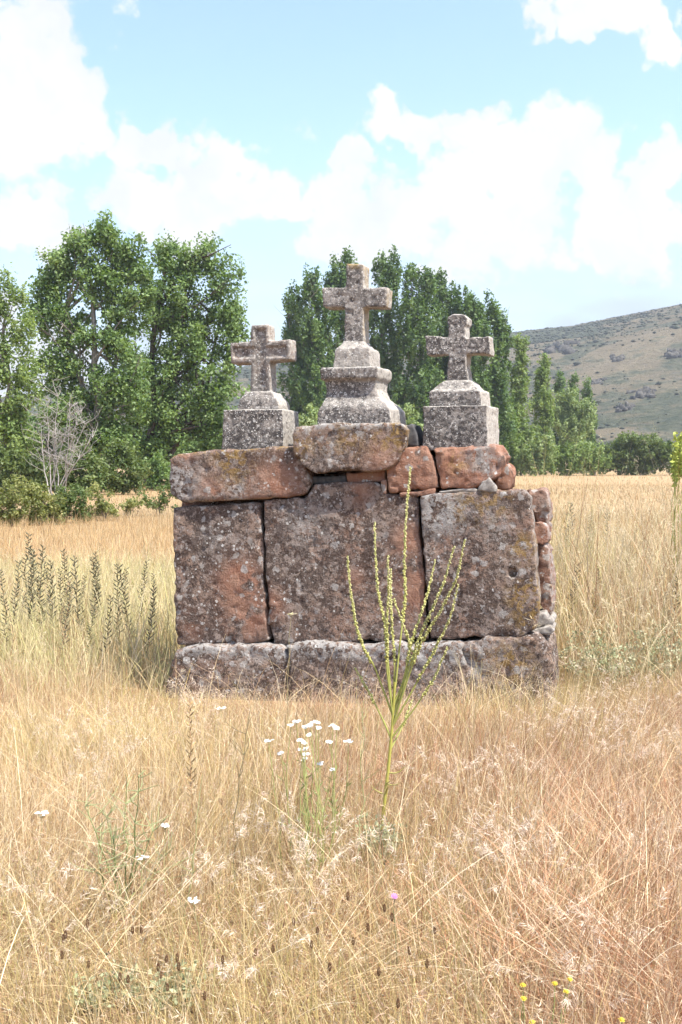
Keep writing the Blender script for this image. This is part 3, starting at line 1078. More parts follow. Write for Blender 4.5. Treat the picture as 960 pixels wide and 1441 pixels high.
def tree(name, label, cat, group, base_px, Y, trunks, blobs, palette, seed, leaf=0.17, clump_r=0.75, n_each=70, per_area=2.2, quad=True,
         bark=None, trunk_r=0.25, limbs=26, squash=(1, 1, 1), shell=0.5, mat=None, up=0.4, limb_top=0.9):
    rng = np.random.default_rng(seed)
    b = at(base_px, HORIZON, Y)
    base = np.array([b.x, Y, float(ground_z(b.x, Y))])
    cl = crown_clumps(blobs, Y, per_area, rng, clump_r, shell)
    cl = cl[cl[:, 2] > base[2] + clump_r * 0.35]
    root = empty(name, base, label, cat, group)
    wood = Acc()
    top = cl[:, 2].max()
    ends = []
    for (tx, ty, tr) in trunks:
        tip = np.array(at(tx, ty, Y))
        pts = bent(base + rng.normal(size=3) * [0.15, 0.15, 0] - [0, 0, 0.15], tip, rng, 0.05, 9)
        wood.add(*tube(pts, np.linspace(trunk_r * tr, trunk_r * tr * 0.22, 9), 8))
        ends.append(pts)
    for i in rng.choice(len(cl), min(limbs, len(cl)), replace=False):
        e = cl[i]
        pts = ends[rng.integers(len(ends))]
        cand = pts[(pts[:, 2] < e[2] - 0.15 * (top - base[2])) | (pts[:, 2] < base[2] + 0.3 * (top - base[2]))]
        if not len(cand):
            cand = pts[:2]
        s = cand[np.argmin(np.linalg.norm(cand - e, axis=1))]
        bp = bent(s, e, rng, 0.10, 7)
        r0 = trunk_r * rng.uniform(0.16, 0.34)
        wood.add(*tube(bp, np.linspace(r0, r0 * 0.2, 7), 5))
        for _ in range(2):
            q = bp[rng.integers(3, 6)]
            e2 = q + (e - s) * rng.uniform(0.15, 0.35) + rng.normal(size=3) * 0.18 * np.linalg.norm(e - s)
            wood.add(*tube(bent(q, e2, rng, 0.1, 4), np.linspace(r0 * 0.4, r0 * 0.12, 4), 4))
    link('trunk', wood.mesh('trunk', True, base), bark or M_BARK, root)
    lf = Acc()
    leaves(lf, cl, clump_r * rng.uniform(0.6, 1.25, len(cl)), n_each, leaf, palette, rng, quad, squash, up)
    link('crown', lf.mesh('crown', False, base), mat or M_LEAF, root)
    return root


G_COTTON = [(0.075, 0.125, 0.043), (0.131, 0.204, 0.068), (0.201, 0.289, 0.104), (0.268, 0.337, 0.154)]
G_POP = [(0.055, 0.099, 0.037), (0.095, 0.159, 0.055), (0.144, 0.22, 0.076), (0.19, 0.259, 0.105)]
G_PALE = [(0.114, 0.166, 0.049), (0.166, 0.237, 0.075), (0.237, 0.307, 0.108), (0.299, 0.369, 0.15)]
G_WILLOW = [(0.143, 0.195, 0.084), (0.214, 0.28, 0.121), (0.295, 0.364, 0.167), (0.357, 0.407, 0.215)]
G_SHRUB = [(0.069, 0.106, 0.035), (0.108, 0.153, 0.048), (0.154, 0.199, 0.072), (0.2, 0.239, 0.096)]
G_OLIVE = [(0.122, 0.148, 0.049), (0.191, 0.217, 0.074), (0.278, 0.287, 0.107), (0.365, 0.348, 0.149)]


def build_trees():
    gl = 'trees of the wood edge left of the altar'
    tree('cottonwood_tree', 'tallest leafy green tree with pale forked branches showing in its crown', 'tree', gl, 136, 58,
         [(128, 400, 1.0), (90, 440, .7), (175, 420, .75)],
         [(122, 342, 34, 30), (155, 335, 32, 30), (90, 372, 36, 30), (65, 395, 28, 30), (178, 362, 30, 34), (120, 395, 62, 36), (70, 440, 38, 46), (180, 420, 36, 44), (206, 400, 18, 36),
          (105, 470, 34, 30), (165, 480, 44, 46), (85, 520, 42, 44), (165, 550, 52, 50), (105, 585, 48, 44), (140, 625, 60, 40)],
         G_COTTON, 1, leaf=0.18, clump_r=0.62, n_each=82, per_area=5.2, trunk_r=0.34, limbs=46)
    tree('cottonwood_tree', 'broad leafy green tree reaching behind the left stone cross', 'tree', gl, 206, 63,
         [(262, 420, 1.0), (225, 400, .6), (310, 450, .6)],
         [(236, 362, 26, 30), (290, 362, 30, 26), (262, 380, 34, 34), (318, 392, 28, 32), (248, 425, 44, 44), (222, 440, 22, 46), (334, 450, 18, 34), (312, 440, 36, 36), (270, 480, 48, 40), (328, 488, 24, 40),
          (235, 520, 44, 44), (300, 545, 50, 44), (240, 590, 50, 46), (305, 600, 44, 44), (215, 640, 40, 34), (300, 650, 50, 34)],
         G_COTTON, 2, leaf=0.18, clump_r=0.66, n_each=82, per_area=5.2, trunk_r=0.45, limbs=44, bark=M_DARKBARK)
    tree('feathery_tree', 'pale yellowish-green feathery tree at the end of the wood edge', 'tree', gl, 5, 50,
         [(8, 440, 1.0), (-30, 450, .7)],
         [(12, 418, 24, 34), (-20, 430, 34, 44), (25, 470, 26, 40), (-15, 510, 50, 50), (30, 540, 28, 50), (0, 590, 50, 44), (28, 620, 34, 36), (-50, 500, 50, 80)],
         G_PALE, 3, leaf=0.15, clump_r=0.5, n_each=80, per_area=3.6, trunk_r=0.22, limbs=30, squash=(0.8, 0.8, 1.3))
    # shrubs at the foot of the trees
    gs = 'shrubs under the wood edge'
    for k, (bx, Y, bl, pal, lab) in enumerate([
            (30, 46, [(25, 655, 34, 24), (5, 650, 30, 30), (52, 662, 22, 18)], G_SHRUB, 'dense green shrub at the foot of the feathery tree'),
            (112, 47, [(105, 660, 26, 22), (128, 655, 22, 24), (118, 640, 18, 16)], G_SHRUB, 'green shrub just right of the bare grey bush'),
            (172, 49, [(165, 660, 30, 26), (190, 665, 22, 22), (170, 640, 24, 20)], G_SHRUB, 'bright green shrub below the tallest tree beside the dark trunk'),
            (70, 50, [(70, 668, 26, 22), (50, 676, 24, 18), (88, 672, 20, 18)], G_SHRUB, 'low green shrub behind the foot of the bare grey bush'),
            (140, 53, [(142, 668, 26, 22), (128, 678, 20, 14)], G_COTTON, 'dark green shrub between the two brighter ones under the tallest tree'),
            (216, 56, [(214, 662, 22, 24), (230, 668, 20, 20)], G_COTTON, 'dark shrub at the foot of the broad leafy tree'),
            (268, 70, [(262, 640, 30, 26), (300, 640, 40, 30)], G_COTTON, 'dark green shrub hidden behind the top left stone'),
            (425, 60, [(430, 590, 20, 24), (440, 605, 22, 20)], G_WILLOW, 'bright yellow-green shrub between left and middle crosses'),
            (572, 62, [(572, 585, 16, 18), (580, 605, 16, 18)], G_WILLOW, 'bright yellow-green shrub between middle and right crosses')]):
        low = [(x, 665, r * .8, 16) for x, y, r, q in bl[:2]] if bl[0][1] < 620 else [(x, 680, r * .9, 12) for x, y, r, q in bl]
        tree('leafy_shrub', lab, 'shrub', gs, bx, Y, [(bl[0][0], bl[0][1], 1.0), (bl[1][0], bl[1][1], .8)], bl + low + ([(x, y + 30, r, 26) for x, y, r, q in bl[:2]] if bl[0][1] < 620 else []), pal, 20 + k,
             leaf=0.14, clump_r=0.36, n_each=60, per_area=3.2, trunk_r=0.06, limbs=14, bark=M_DARKBARK)
    # low bushes along the near edge of the meadow
    gh = 'low bushes along the meadow edge'
    hedge = [(12, 25, [(12, 702, 32, 34), (-14, 708, 28, 30), (20, 726, 28, 18)], 'low olive-green bush at the end of the meadow-edge row'),
             (62, 25.5, [(62, 708, 30, 30), (48, 694, 22, 20), (66, 728, 28, 16)], 'rounded olive-green bush second along the meadow-edge row'),
             (100, 26.5, [(98, 702, 30, 28), (86, 722, 26, 20), (112, 724, 18, 16)], 'leafy low bush with dark stems in the middle of the meadow-edge row'),
             (140, 27.5, [(138, 700, 26, 24), (154, 714, 20, 20), (134, 722, 20, 14)], 'thin low bush with bare twigs at its foot near the straw gap'),
             (190, 29, [(188, 712, 18, 16), (176, 722, 12, 12)], 'sparse yellowish low bush in the straw gap of the meadow-edge row'),
             (222, 30, [(218, 704, 20, 20), (238, 700, 16, 20)], 'sparse low bush beside the corner of the top left stone')]
    for k, (bx, Y, bl, lab) in enumerate(hedge):
        tree('meadow_bush', lab, 'bush', gh, bx, Y, [(bl[0][0], bl[0][1], 1.0), (bl[1][0], bl[1][1], .9), (bl[0][0] + 8, bl[0][1] + 5, .8)], bl, G_OLIVE if k in (0, 1, 3, 4) else G_SHRUB, 40 + k,
             leaf=0.06, clump_r=0.15, n_each=60, per_area=3.0 if k < 3 else 1.8, trunk_r=0.028, limbs=26, bark=M_DARKBARK)
    # poplars behind the altar
    gp = 'poplars behind the crosses'
    pops = [(408, 112, [(414, 440, 16, 40), (420, 500, 26, 60), (412, 580, 28, 70)], 'dark poplar nearest the left cross, lowest of the grove'),
            (442, 110, [(438, 408, 15, 34), (446, 460, 32, 60), (446, 560, 36, 90)], 'slim poplar between left and tallest crosses'),
            (482, 114, [(488, 388, 16, 36), (470, 400, 14, 36), (486, 450, 36, 60), (484, 560, 40, 90)], 'tall poplar right behind the tallest cross'),
            (545, 112, [(538, 392, 14, 34), (554, 390, 13, 32), (545, 455, 36, 64), (540, 560, 40, 90)], 'poplar with twin tips just right of the tallest cross'),
            (590, 109, [(578, 402, 14, 32), (600, 404, 14, 34), (588, 470, 34, 64), (590, 570, 40, 90)], 'poplar midway between the tallest and capped crosses'),
            (628, 113, [(622, 414, 15, 34), (640, 430, 13, 30), (628, 480, 34, 60), (630, 580, 38, 84)], 'poplar right behind the capped cross'),
            (664, 111, [(660, 434, 16, 34), (676, 450, 12, 26), (664, 500, 32, 60), (664, 590, 36, 76)], 'poplar just right of the capped cross head'),
            (698, 113, [(694, 442, 15, 30), (708, 476, 14, 34), (696, 520, 28, 56), (698, 590, 30, 70)], 'rounded poplar at the outer end of the grove')]
    for k, (bx, Y, bl, lab) in enumerate(pops):
        tree('poplar_tree', lab, 'tree', gp, bx, Y, [(bl[0][0], bl[0][1] - 10, 1.0)], bl + [(bx, 640, 24, 24)], G_POP, 60 + k,
             leaf=0.31, clump_r=0.72, n_each=54, per_area=4.6, quad=False, trunk_r=0.24, limbs=22, squash=(0.7, 0.7, 1.7), bark=M_BARK)
    # willows and scrub along the stream, right
    gw = 'willows and poplars along the stream'
    W = [(733, 118, [(733, 505, 11, 38), (730, 560, 18, 50), (732, 620, 22, 40)], G_PALE, 'slim pale feathery poplar beside the grove'),
         (766, 125, [(764, 525, 12, 30), (764, 575, 20, 50), (766, 625, 24, 36)], G_PALE, 'pale feathery tree left of the bright willow'),
         (786, 150, [(788, 548, 8, 24), (790, 590, 14, 44), (788, 630, 14, 30)], G_POP, 'slim dark poplar behind the bright willow, first of three'),
         (808, 152, [(806, 546, 8, 22), (808, 590, 13, 44), (808, 630, 14, 30)], G_POP, 'slim dark poplar behind the bright willow, second of three'),
         (826, 154, [(826, 552, 8, 22), (828, 595, 14, 44), (828, 632, 14, 30)], G_POP, 'slim dark poplar behind the bright willow, third of three'),
         (812, 135, [(800, 566, 18, 22), (820, 590, 24, 28), (806, 610, 26, 28), (790, 590, 14, 24)], G_WILLOW, 'bright pale-green rounded willow before the hill'),
         (712, 116, [(712, 610, 22, 46), (716, 640, 20, 26)], G_PALE, 'pale leafy willow at the field edge beside the altar top'),
         (752, 114, [(748, 644, 26, 22), (765, 630, 18, 24)], G_WILLOW, 'low grey-green willow shrub at the field edge'),
         (800, 116, [(795, 645, 24, 20), (815, 640, 18, 18)], G_PALE, 'low olive shrub below the bright willow'),
         (836, 118, [(834, 642, 20, 20), (846, 648, 14, 15)], G_PALE, 'small grey-green shrub between bright willow and round bush')]
    for k, (bx, Y, bl, pal, lab) in enumerate(W):
        tree('stream_tree', lab, 'tree', gw, bx, Y, [(bl[0][0], bl[0][1], 1.0)], bl + [(bx, 655, 18, 12)], pal, 80 + k,
             leaf=0.27, clump_r=0.6, n_each=50, per_area=5.0, quad=False, trunk_r=0.14, limbs=16, squash=(0.75, 0.75, 1.4))
    tree('round_bush', 'broad dome-shaped green bush at the far field edge before the hill', 'bush', gw, 893, 120, [(880, 640, 1.0), (910, 640, 1.0)],
         [(880, 632, 28, 24), (908, 630, 30, 22), (932, 638, 24, 20), (860, 642, 20, 18), (895, 650, 44, 14), (890, 660, 46, 9)], G_SHRUB, 95,
         leaf=0.30, clump_r=0.6, n_each=46, per_area=5.0, quad=False, trunk_r=0.12, limbs=12)
    tree('round_bush', 'dark green bush at the far field edge running out past the dome-shaped one', 'bush', gw, 975, 122, [(965, 640, 1.0), (990, 640, 1.0)],
         [(960, 640, 24, 20), (990, 636, 30, 24), (975, 652, 40, 12), (980, 661, 44, 9)], G_SHRUB, 96,
         leaf=0.30, clump_r=0.6, n_each=46, per_area=5.0, quad=False, trunk_r=0.12, limbs=12)
    # more of the same wood, farther left and behind, closes the view between the near trees
    tree('cottonwood_tree', 'dark tree closing the gap behind the two big leafy trees', 'tree', gl, 190, 75, [(190, 480, 1.0)],
         [(195, 540, 40, 60), (110, 600, 60, 50), (60, 620, 60, 50), (200, 620, 60, 50), (280, 620, 70, 50), (20, 620, 50, 50)], G_POP, 97,
         leaf=0.27, clump_r=0.8, n_each=50, per_area=5, trunk_r=0.3, limbs=20, bark=M_DARKBARK)


def build_dead_bush():
    rng = np.random.default_rng(8)
    Y = 45.0
    b = at(80, 650, Y)
    base = np.array([b.x, Y, 0.0])
    root = empty('bare_bush', base, 'leafless grey bush of pale twigs in front of the wood', 'bush')
    for k in range(9):
        acc = Acc()
        tip = np.array(at(60 + k * 8.5 + rng.uniform(-4, 4), 560 + abs(k - 3) * 9 + rng.uniform(-8, 14), Y + rng.uniform(-0.8, 0.8)))
        s = base + rng.normal(size=3) * [0.35, 0.3, 0]
        s[2] = -0.1
        stem = bent(s, tip, rng, 0.06, 9)
        acc.add(*tube(stem, np.linspace(0.034, 0.009, 9), 5))
        for j in range(16):
            q = stem[rng.integers(3, 9)]
            e = q + np.array([rng.normal() * 0.45, rng.normal() * 0.4, rng.uniform(0.15, 0.7)])
            bp = bent(q, e, rng, 0.1, 4)
            acc.add(*tube(bp, np.linspace(0.013, 0.006, 4), 4))
            for _ in range(3):
                q2 = bp[rng.integers(1, 4)]
                e2 = q2 + np.array([rng.normal() * 0.2, rng.normal() * 0.2, rng.uniform(0.05, 0.35)])
                acc.add(*tube(bent(q2, e2, rng, 0.1, 3), np.linspace(0.008, 0.005, 3), 3))
        link('branch', acc.mesh('branch', True, base), M_DEAD, root)


build_trees()
build_dead_bush()

# ------------------------------------------------------------------ dry grass (uncountable)
STRAW = np.array([(0.55, 0.42, 0.24), (0.63, 0.50, 0.31), (0.70, 0.59, 0.41), (0.42, 0.27, 0.14), (0.58, 0.43, 0.25)])
REDDISH = np.array([(0.45, 0.26, 0.15), (0.55, 0.35, 0.22), (0.64, 0.47, 0.32), (0.36, 0.18, 0.10), (0.66, 0.52, 0.36)])
GOLD = np.array([(0.52, 0.40, 0.18), (0.60, 0.48, 0.24), (0.46, 0.40, 0.17), (0.64, 0.54, 0.31)])


def in_altar(x, y, pad=0.0):
    dx, dy = x - ALT.o.x, y - ALT.o.y
    c, s = math.cos(THETA), math.sin(THETA)
    u, w = dx * c - dy * s, dx * s + dy * c
    return (u > -1.30 - pad) & (u < 1.27 + pad) & (w > -0.09 - pad) & (w < 0.9 + pad)


def foot_low(x, y):
    """0 close before the altar's front, 1 elsewhere"""
    dx, dy = x - ALT.o.x, y - ALT.o.y
    c, s = math.cos(THETA), math.sin(THETA)
    u, w = dx * c - dy * s, dx * s + dy * c
    a = np.clip((-w - 0.12) / 0.6, 0, 1)
    return np.where((u > -1.7) & (u < 0.75) & (w < 0.5), 0.35 + 0.65 * a, 1.0)


def scatter(n, y0, y1, rng, margin=1.1, power=1.0):
    """area-even points in the camera's wedge, widened for a step aside"""
    m = int(n * 2.2)
    y = rng.uniform(y0, y1, m)
    xm = 0.34 * y + margin
    x = rng.uniform(-1, 1, m) * (0.34 * y1 + margin)
    k = np.abs(x) < xm
    x, y = x[k][:n], y[k][:n]
    return x, y


def ribbon(acc, x, y, h, w, lean, az, curl, col, seg, rng, z0=None, tipcol=None, hang=None):
    """bent, tapering straws; lean is the angle from upright at the foot, curl is added towards the tip"""
    n = len(x)
    z = ground_z(x, y) - 0.01 if z0 is None else z0
    P = np.stack([x, y, z], 1)
    pts = [P]
    ang = lean.copy()
    for k in range(seg):
        d = np.stack([np.sin(ang) * np.cos(az), np.sin(ang) * np.sin(az), np.cos(ang)], 1)
        P = P + d * (h / seg)[:, None]
        pts.append(P)
        ang = ang + curl / seg
    fa = rng.uniform(0, math.pi, n)
    side = np.stack([np.cos(fa), np.sin(fa), rng.normal(size=n) * 0.15], 1)
    rows = []
    for k, p in enumerate(pts[:-1]):
        wk = w * (1 - 0.55 * k / seg)
        rows.append(p - side * wk[:, None] / 2)
        rows.append(p + side * wk[:, None] / 2)
    rows.append(pts[-1])
    V = np.stack(rows, 1)
    nv = V.shape[1]
    base = (np.arange(n) * nv)[:, None]
    Q = [base + np.array([2 * k, 2 * k + 1, 2 * k + 3, 2 * k + 2])[None] for k in range(seg - 1)]
    Tt = base + np.array([2 * (seg - 1), 2 * (seg - 1) + 1, 2 * seg])[None]
    C = np.repeat(col[:, None, :], nv, 1)
    if tipcol is not None:
        f = np.linspace(0, 1, nv)[None, :, None]
        C = C * (1 - f) + tipcol[:, None, :] * f
    F = ([np.concatenate(Q)] if Q else []) + [Tt]
    acc.add(V.reshape(-1, 3), F, C.reshape(-1, 3))
    return pts[-1], pts[-2]


def pick(pal, n, rng):
    return pal[rng.integers(0, len(pal), n)] * rng.uniform(0.82, 1.15, (n, 1))


def zone_colour(x, y, rng):
    n = len(x)
    c = pick(STRAW, n, rng)
    red = fbm2(x, y, 0.7, 3, 2) + 0.35 * np.clip((x - 0.15) / 0.8, -1, 1) * (y < 6) + rng.normal(size=n) * 0.25
    r = red > 0.22
    c[r] = pick(REDDISH, r.sum(), rng)
    gold = (fbm2(x, y, 0.9, 3, 6) + rng.normal(size=n) * 0.25 - 0.25 * (x > 0.5) * (y < 6) > 0.22) & ~r
    c[gold] = pick(GOLD, gold.sum(), rng)
    return c


def seed_heads(acc, tip, prev, length, n_each, hair, col, rng, droop=0.5):
    """loose drooping ears: thin awned spikelets round the straw's tip"""
    n = len(tip)
    d = tip - prev
    d /= np.linalg.norm(d, axis=1)[:, None] + 1e-9
    N = n * n_each
    i = np.repeat(np.arange(n), n_each)
    t = rng.uniform(0, 1, N)
    p = tip[i] - d[i] * (t * length[i])[:, None]
    v = d[i] * 0.9 + rng.normal(size=(N, 3)) * 0.55 - np.array([0, 0, droop])
    v /= np.linalg.norm(v, axis=1)[:, None]
    L = hair * rng.uniform(0.5, 1.2, N)[:, None]
    s = np.cross(v, rng.normal(size=(N, 3)))
    s /= np.linalg.norm(s, axis=1)[:, None]
    w = 0.0010 * rng.uniform(0.7, 1.4, N)[:, None] * (hair / 0.03) ** 0.5
    V = np.stack([p, p + v * L * 0.35 + s * w, p + v * L, p + v * L * 0.35 - s * w], 1)
    acc.add(V.reshape(-1, 3), np.arange(N * 4).reshape(N, 4), np.repeat(col[i] * rng.uniform(0.85, 1.15, (N, 1)), 4, 0))


def build_grass():
    rng = np.random.default_rng(3)
    # ---- foreground
    acc = Acc()
    x, y = scatter(125000, 2.2, 7.4, rng, 1.0)
    k = ~in_altar(x, y, 0.0)
    x, y = x[k], y[k]
    n = len(x)
    hmap = 0.20 + 0.10 * fbm2(x, y, 0.8, 3, 4) + 0.07 * (x > 0.6) - 0.05 * np.exp(-((y - 6.4) / 0.6) ** 2)
    h = np.clip(hmap, 0.07, 0.5) * rng.gamma(6, 1 / 6, n) * foot_low(x, y)
    flat = rng.uniform(size=n) < 0.34 + 0.25 * (fbm2(x, y, 0.6, 2, 12) > 0.15)
    lean = np.where(flat, rng.uniform(0.9, 1.5, n), np.abs(rng.normal(size=n)) * 0.28)
    az = fbm2(x, y, 0.5, 2, 8) * 5 + rng.normal(size=n) * 1.3
    curl = np.where(flat, rng.uniform(-0.3, 0.5, n), rng.uniform(0.0, 1.0, n))
    ribbon(acc, x, y, h, rng.uniform(0.0013, 0.0032, n), lean, az, curl, zone_colour(x, y, rng), 3, rng)
    # seed-bearing straws
    x, y = scatter(8000, 2.2, 7.4, rng, 1.0)
    k = (~in_altar(x, y, 0.02)) & (fbm2(x, y, 1.1, 2, 21) + rng.normal(size=len(x)) * 0.25 > -0.05)
    x, y = x[k], y[k]
    n = len(x)
    h = (0.30 + 0.10 * fbm2(x, y, 0.8, 2, 4) - 0.08 * np.exp(-((y - 6.4) / 0.5) ** 2)) * rng.uniform(0.75, 1.3, n) * foot_low(x, y)
    col = zone_colour(x, y, rng)
    az = rng.uniform(0, 6.28, n)
    tip, prev = ribbon(acc, x, y, h, np.full(n, 0.0019), np.abs(rng.normal(size=n)) * 0.16, az, rng.uniform(0.2, 1.3, n), col, 4, rng)
    pale = np.array([0.66, 0.53, 0.38]) * rng.uniform(0.8, 1.12, (n, 1))
    pk = rng.uniform(size=n) < 0.3
    pale[pk] = np.array([0.58, 0.40, 0.30]) * rng.uniform(0.85, 1.1, (pk.sum(), 1))
    seed_heads(acc, tip, prev, rng.uniform(0.03, 0.07, n), 9, 0.023, pale, rng)
    # fluffy pale tufts of ripe brome
    tc = rng.uniform(size=(26, 2)) * [3.6, 4.2] + [-1.6, 2.6]
    spots = [on_ground(*q) for q in ((760, 1060), (830, 1075), (745, 1125), (640, 1140), (905, 1250), (735, 1290), (440, 1290), (690, 985), (740, 985), (650, 990), (870, 1040), (930, 1100), (700, 1230))]
    tc = np.concatenate([tc, np.array([(p.x, p.y) for p in spots for _ in range(2)])])
    i = np.repeat(np.arange(len(tc)), 14)
    x = tc[i, 0] + rng.normal(size=len(i)) * 0.045
    y = tc[i, 1] + rng.normal(size=len(i)) * 0.045
    k = ~in_altar(x, y, 0.01)
    x, y = x[k], y[k]
    n = len(x)
    tip, prev = ribbon(acc, x, y, rng.uniform(0.16, 0.34, n), np.full(n, 0.0018), rng.uniform(0.05, 0.4, n), rng.uniform(0, 6.28, n), rng.uniform(0.5, 1.5, n), pick(STRAW, n, rng), 3, rng)
    seed_heads(acc, tip, prev, np.full(n, 0.07), 26, 0.034, np.repeat([[0.72, 0.60, 0.48]], n, 0), rng, 0.6)
    # long bent straws lying across the rest
    x, y = scatter(2600, 2.2, 7.2, rng, 0.9)
    k = ~in_altar(x, y, 0.25)
    x, y = x[k], y[k]
    n = len(x)
    ribbon(acc, x, y, rng.uniform(0.35, 0.75, n), rng.uniform(0.0018, 0.0034, n), rng.uniform(0.1, 1.2, n), rng.uniform(0, 6.28, n), rng.uniform(0.5, 1.8, n), pick(STRAW, n, rng) * 1.1, 6, rng)
    # trampled bundles of pale and reddish straw
    for (bx, by, n, ang, palette) in ((840, 1290, 90, 1.4, STRAW), (760, 1180, 120, 0.3, REDDISH), (850, 1240, 160, 2.6, REDDISH), (780, 1330, 160, 0.8, REDDISH), (880, 1400, 160, 2.9, REDDISH),
                                      (900, 1090, 120, 0.2, STRAW), (700, 1380, 100, 2.2, REDDISH), (120, 1330, 90, 0.6, STRAW), (450, 1400, 80, 0.1, STRAW), (920, 1180, 100, 0.5, STRAW)):
        g = on_ground(bx, by)
        x, y = g.x + rng.normal(size=n) * 0.14, g.y + rng.normal(size=n) * 0.16
        ribbon(acc, x, y, rng.uniform(0.25, 0.55, n), rng.uniform(0.002, 0.004, n), rng.uniform(0.7, 1.35, n), ang + rng.normal(size=n) * 0.5, rng.uniform(-0.2, 0.6, n), pick(palette, n, rng) * 1.05, 4, rng,
               z0=ground_z(x, y) + rng.uniform(0, 0.10, n))
    link('dry_grass', acc.mesh('dry_grass'), M_DRY, label='short dry straw-coloured grass in front of and around the altar', cat='grass', kind='stuff')
    # ---- taller grass beside and behind the altar
    acc = Acc()
    x, y = scatter(70000, 6.9, 15.0, rng, 1.4)
    k = ~in_altar(x, y, 0.03)
    x, y = x[k], y[k]
    n = len(x)
    right = np.clip((x - 0.9) / 0.7, 0, 1)
    left = np.clip((-x - 0.9) / 0.8, 0, 1)
    hm = 0.26 + 0.60 * right * np.exp(-((y - 9.0) / 2.6) ** 2) + 0.22 * left * np.exp(-((y - 8.4) / 1.0) ** 2) + 0.12 * fbm2(x, y, 0.6, 3, 14)
    h = np.clip(hm, 0.1, 1.2) * rng.gamma(7, 1 / 7, n)
    col = zone_colour(x, y, rng)
    gr = fbm2(x, y, 0.45, 3, 16) + rng.normal(size=n) * 0.2 + 0.12 > 0.1
    col[gr] = pick(np.array([(0.60, 0.52, 0.28), (0.66, 0.57, 0.33), (0.50, 0.47, 0.21), (0.58, 0.50, 0.30)]), gr.sum(), rng)
    flat = rng.uniform(size=n) < 0.16
    lean = np.where(flat, rng.uniform(0.6, 1.4, n), np.abs(rng.normal(size=n)) * 0.2)
    tip, prev = ribbon(acc, x, y, h, rng.uniform(0.0035, 0.0065, n), lean, rng.uniform(0, 6.28, n), rng.uniform(0.0, 1.1, n), col, 3, rng)
    s = rng.uniform(size=n) < 0.09
    seed_heads(acc, tip[s], prev[s], np.full(s.sum(), 0.07), 6, 0.05, np.repeat([[0.66, 0.56, 0.38]], s.sum(), 0), rng)
    # long pale stalks to the right of the altar
    m = 2200
    x, y = rng.uniform(1.2, 5.2, m), rng.uniform(6.3, 11.5, m)
    k = ~in_altar(x, y, 0.12)
    x, y = x[k], y[k]
    n = len(x)
    tip, prev = ribbon(acc, x, y, rng.uniform(0.6, 1.35, n) * np.clip(0.6 + (y - 6.3) / 4, 0.6, 1), np.full(n, 0.0045), np.abs(rng.normal(size=n)) * 0.22, rng.uniform(0, 6.28, n), rng.uniform(0.1, 1.5, n),
                       np.repeat([[0.66, 0.56, 0.35]], n, 0) * rng.uniform(0.85, 1.12, (n, 1)), 6, rng)
    seed_heads(acc, tip, prev, np.full(n, 0.10), 9, 0.05, np.repeat([[0.68, 0.58, 0.40]], n, 0), rng)
    # the tallest stalks, round the yellow-green weed
    m = 420
    x, y = rng.uniform(2.1, 4.2, m), rng.uniform(7.3, 10.0, m)
    tip, prev = ribbon(acc, x, y, rng.uniform(0.9, 1.75, m) * np.clip(0.62 + (x - 2.1) / 3.0, 0.6, 1.0), np.full(m, 0.0042), np.abs(rng.normal(size=m)) * 0.14, rng.uniform(0, 6.28, m), rng.uniform(0.1, 1.1, m),
                       np.repeat([[0.64, 0.55, 0.34]], m, 0) * rng.uniform(0.85, 1.12, (m, 1)), 6, rng)
    seed_heads(acc, tip, prev, np.full(m, 0.12), 10, 0.045, np.repeat([[0.66, 0.57, 0.39]], m, 0), rng)
    link('tall_dry_grass', acc.mesh('tall_dry_grass'), M_DRY, label='taller pale yellow grass beside and behind the altar', cat='grass', kind='stuff')
    # ---- meadow beyond
    acc = Acc()
    for n, y0, y1, hh, w in ((48000, 14.5, 30, 0.22, 0.009), (28000, 30, 70, 0.17, 0.018), (12000, 70, 150, 0.15, 0.03)):
        x, y = scatter(n, y0, y1, rng, 3.0)
        n = len(x)
        col = pick(np.array([(0.42, 0.31, 0.18), (0.47, 0.36, 0.215), (0.39, 0.27, 0.145), (0.50, 0.40, 0.25)]), n, rng)
        ylw = fbm2(x, y * 3, 0.05, 3, 19) > 0.0
        col[ylw] = col[ylw] * [1.02, 0.96, 0.88]
        col = col * (1.0 + 0.22 * np.clip((32 - y) / 16, 0, 1))[:, None]
        ribbon(acc, x, y, hh * rng.gamma(6, 1 / 6, n), w * rng.uniform(0.7, 1.3, n), np.abs(rng.normal(size=n)) * 0.25, rng.uniform(0, 6.28, n), rng.uniform(0, 0.9, n), col, 2, rng)
    link('meadow_grass', acc.mesh('meadow_grass'), M_DRY, label='pale straw meadow stretching to the trees', cat='grass', kind='stuff')


build_grass()

# ------------------------------------------------------------------ single plants
def smooth_path(pts, n=24):
    pts = np.asarray(pts, float)
    d = np.concatenate([[0], np.cumsum(np.linalg.norm(np.diff(pts, axis=0), axis=1))])
    t = np.linspace(0, d[-1], n)
    out = np.stack([np.interp(t, d, pts[:, i]) for i in range(3)], 1)
    for _ in range(3):
        out[1:-1] = (out[:-2] + 2 * out[1:-1] + out[2:]) / 4
    return out


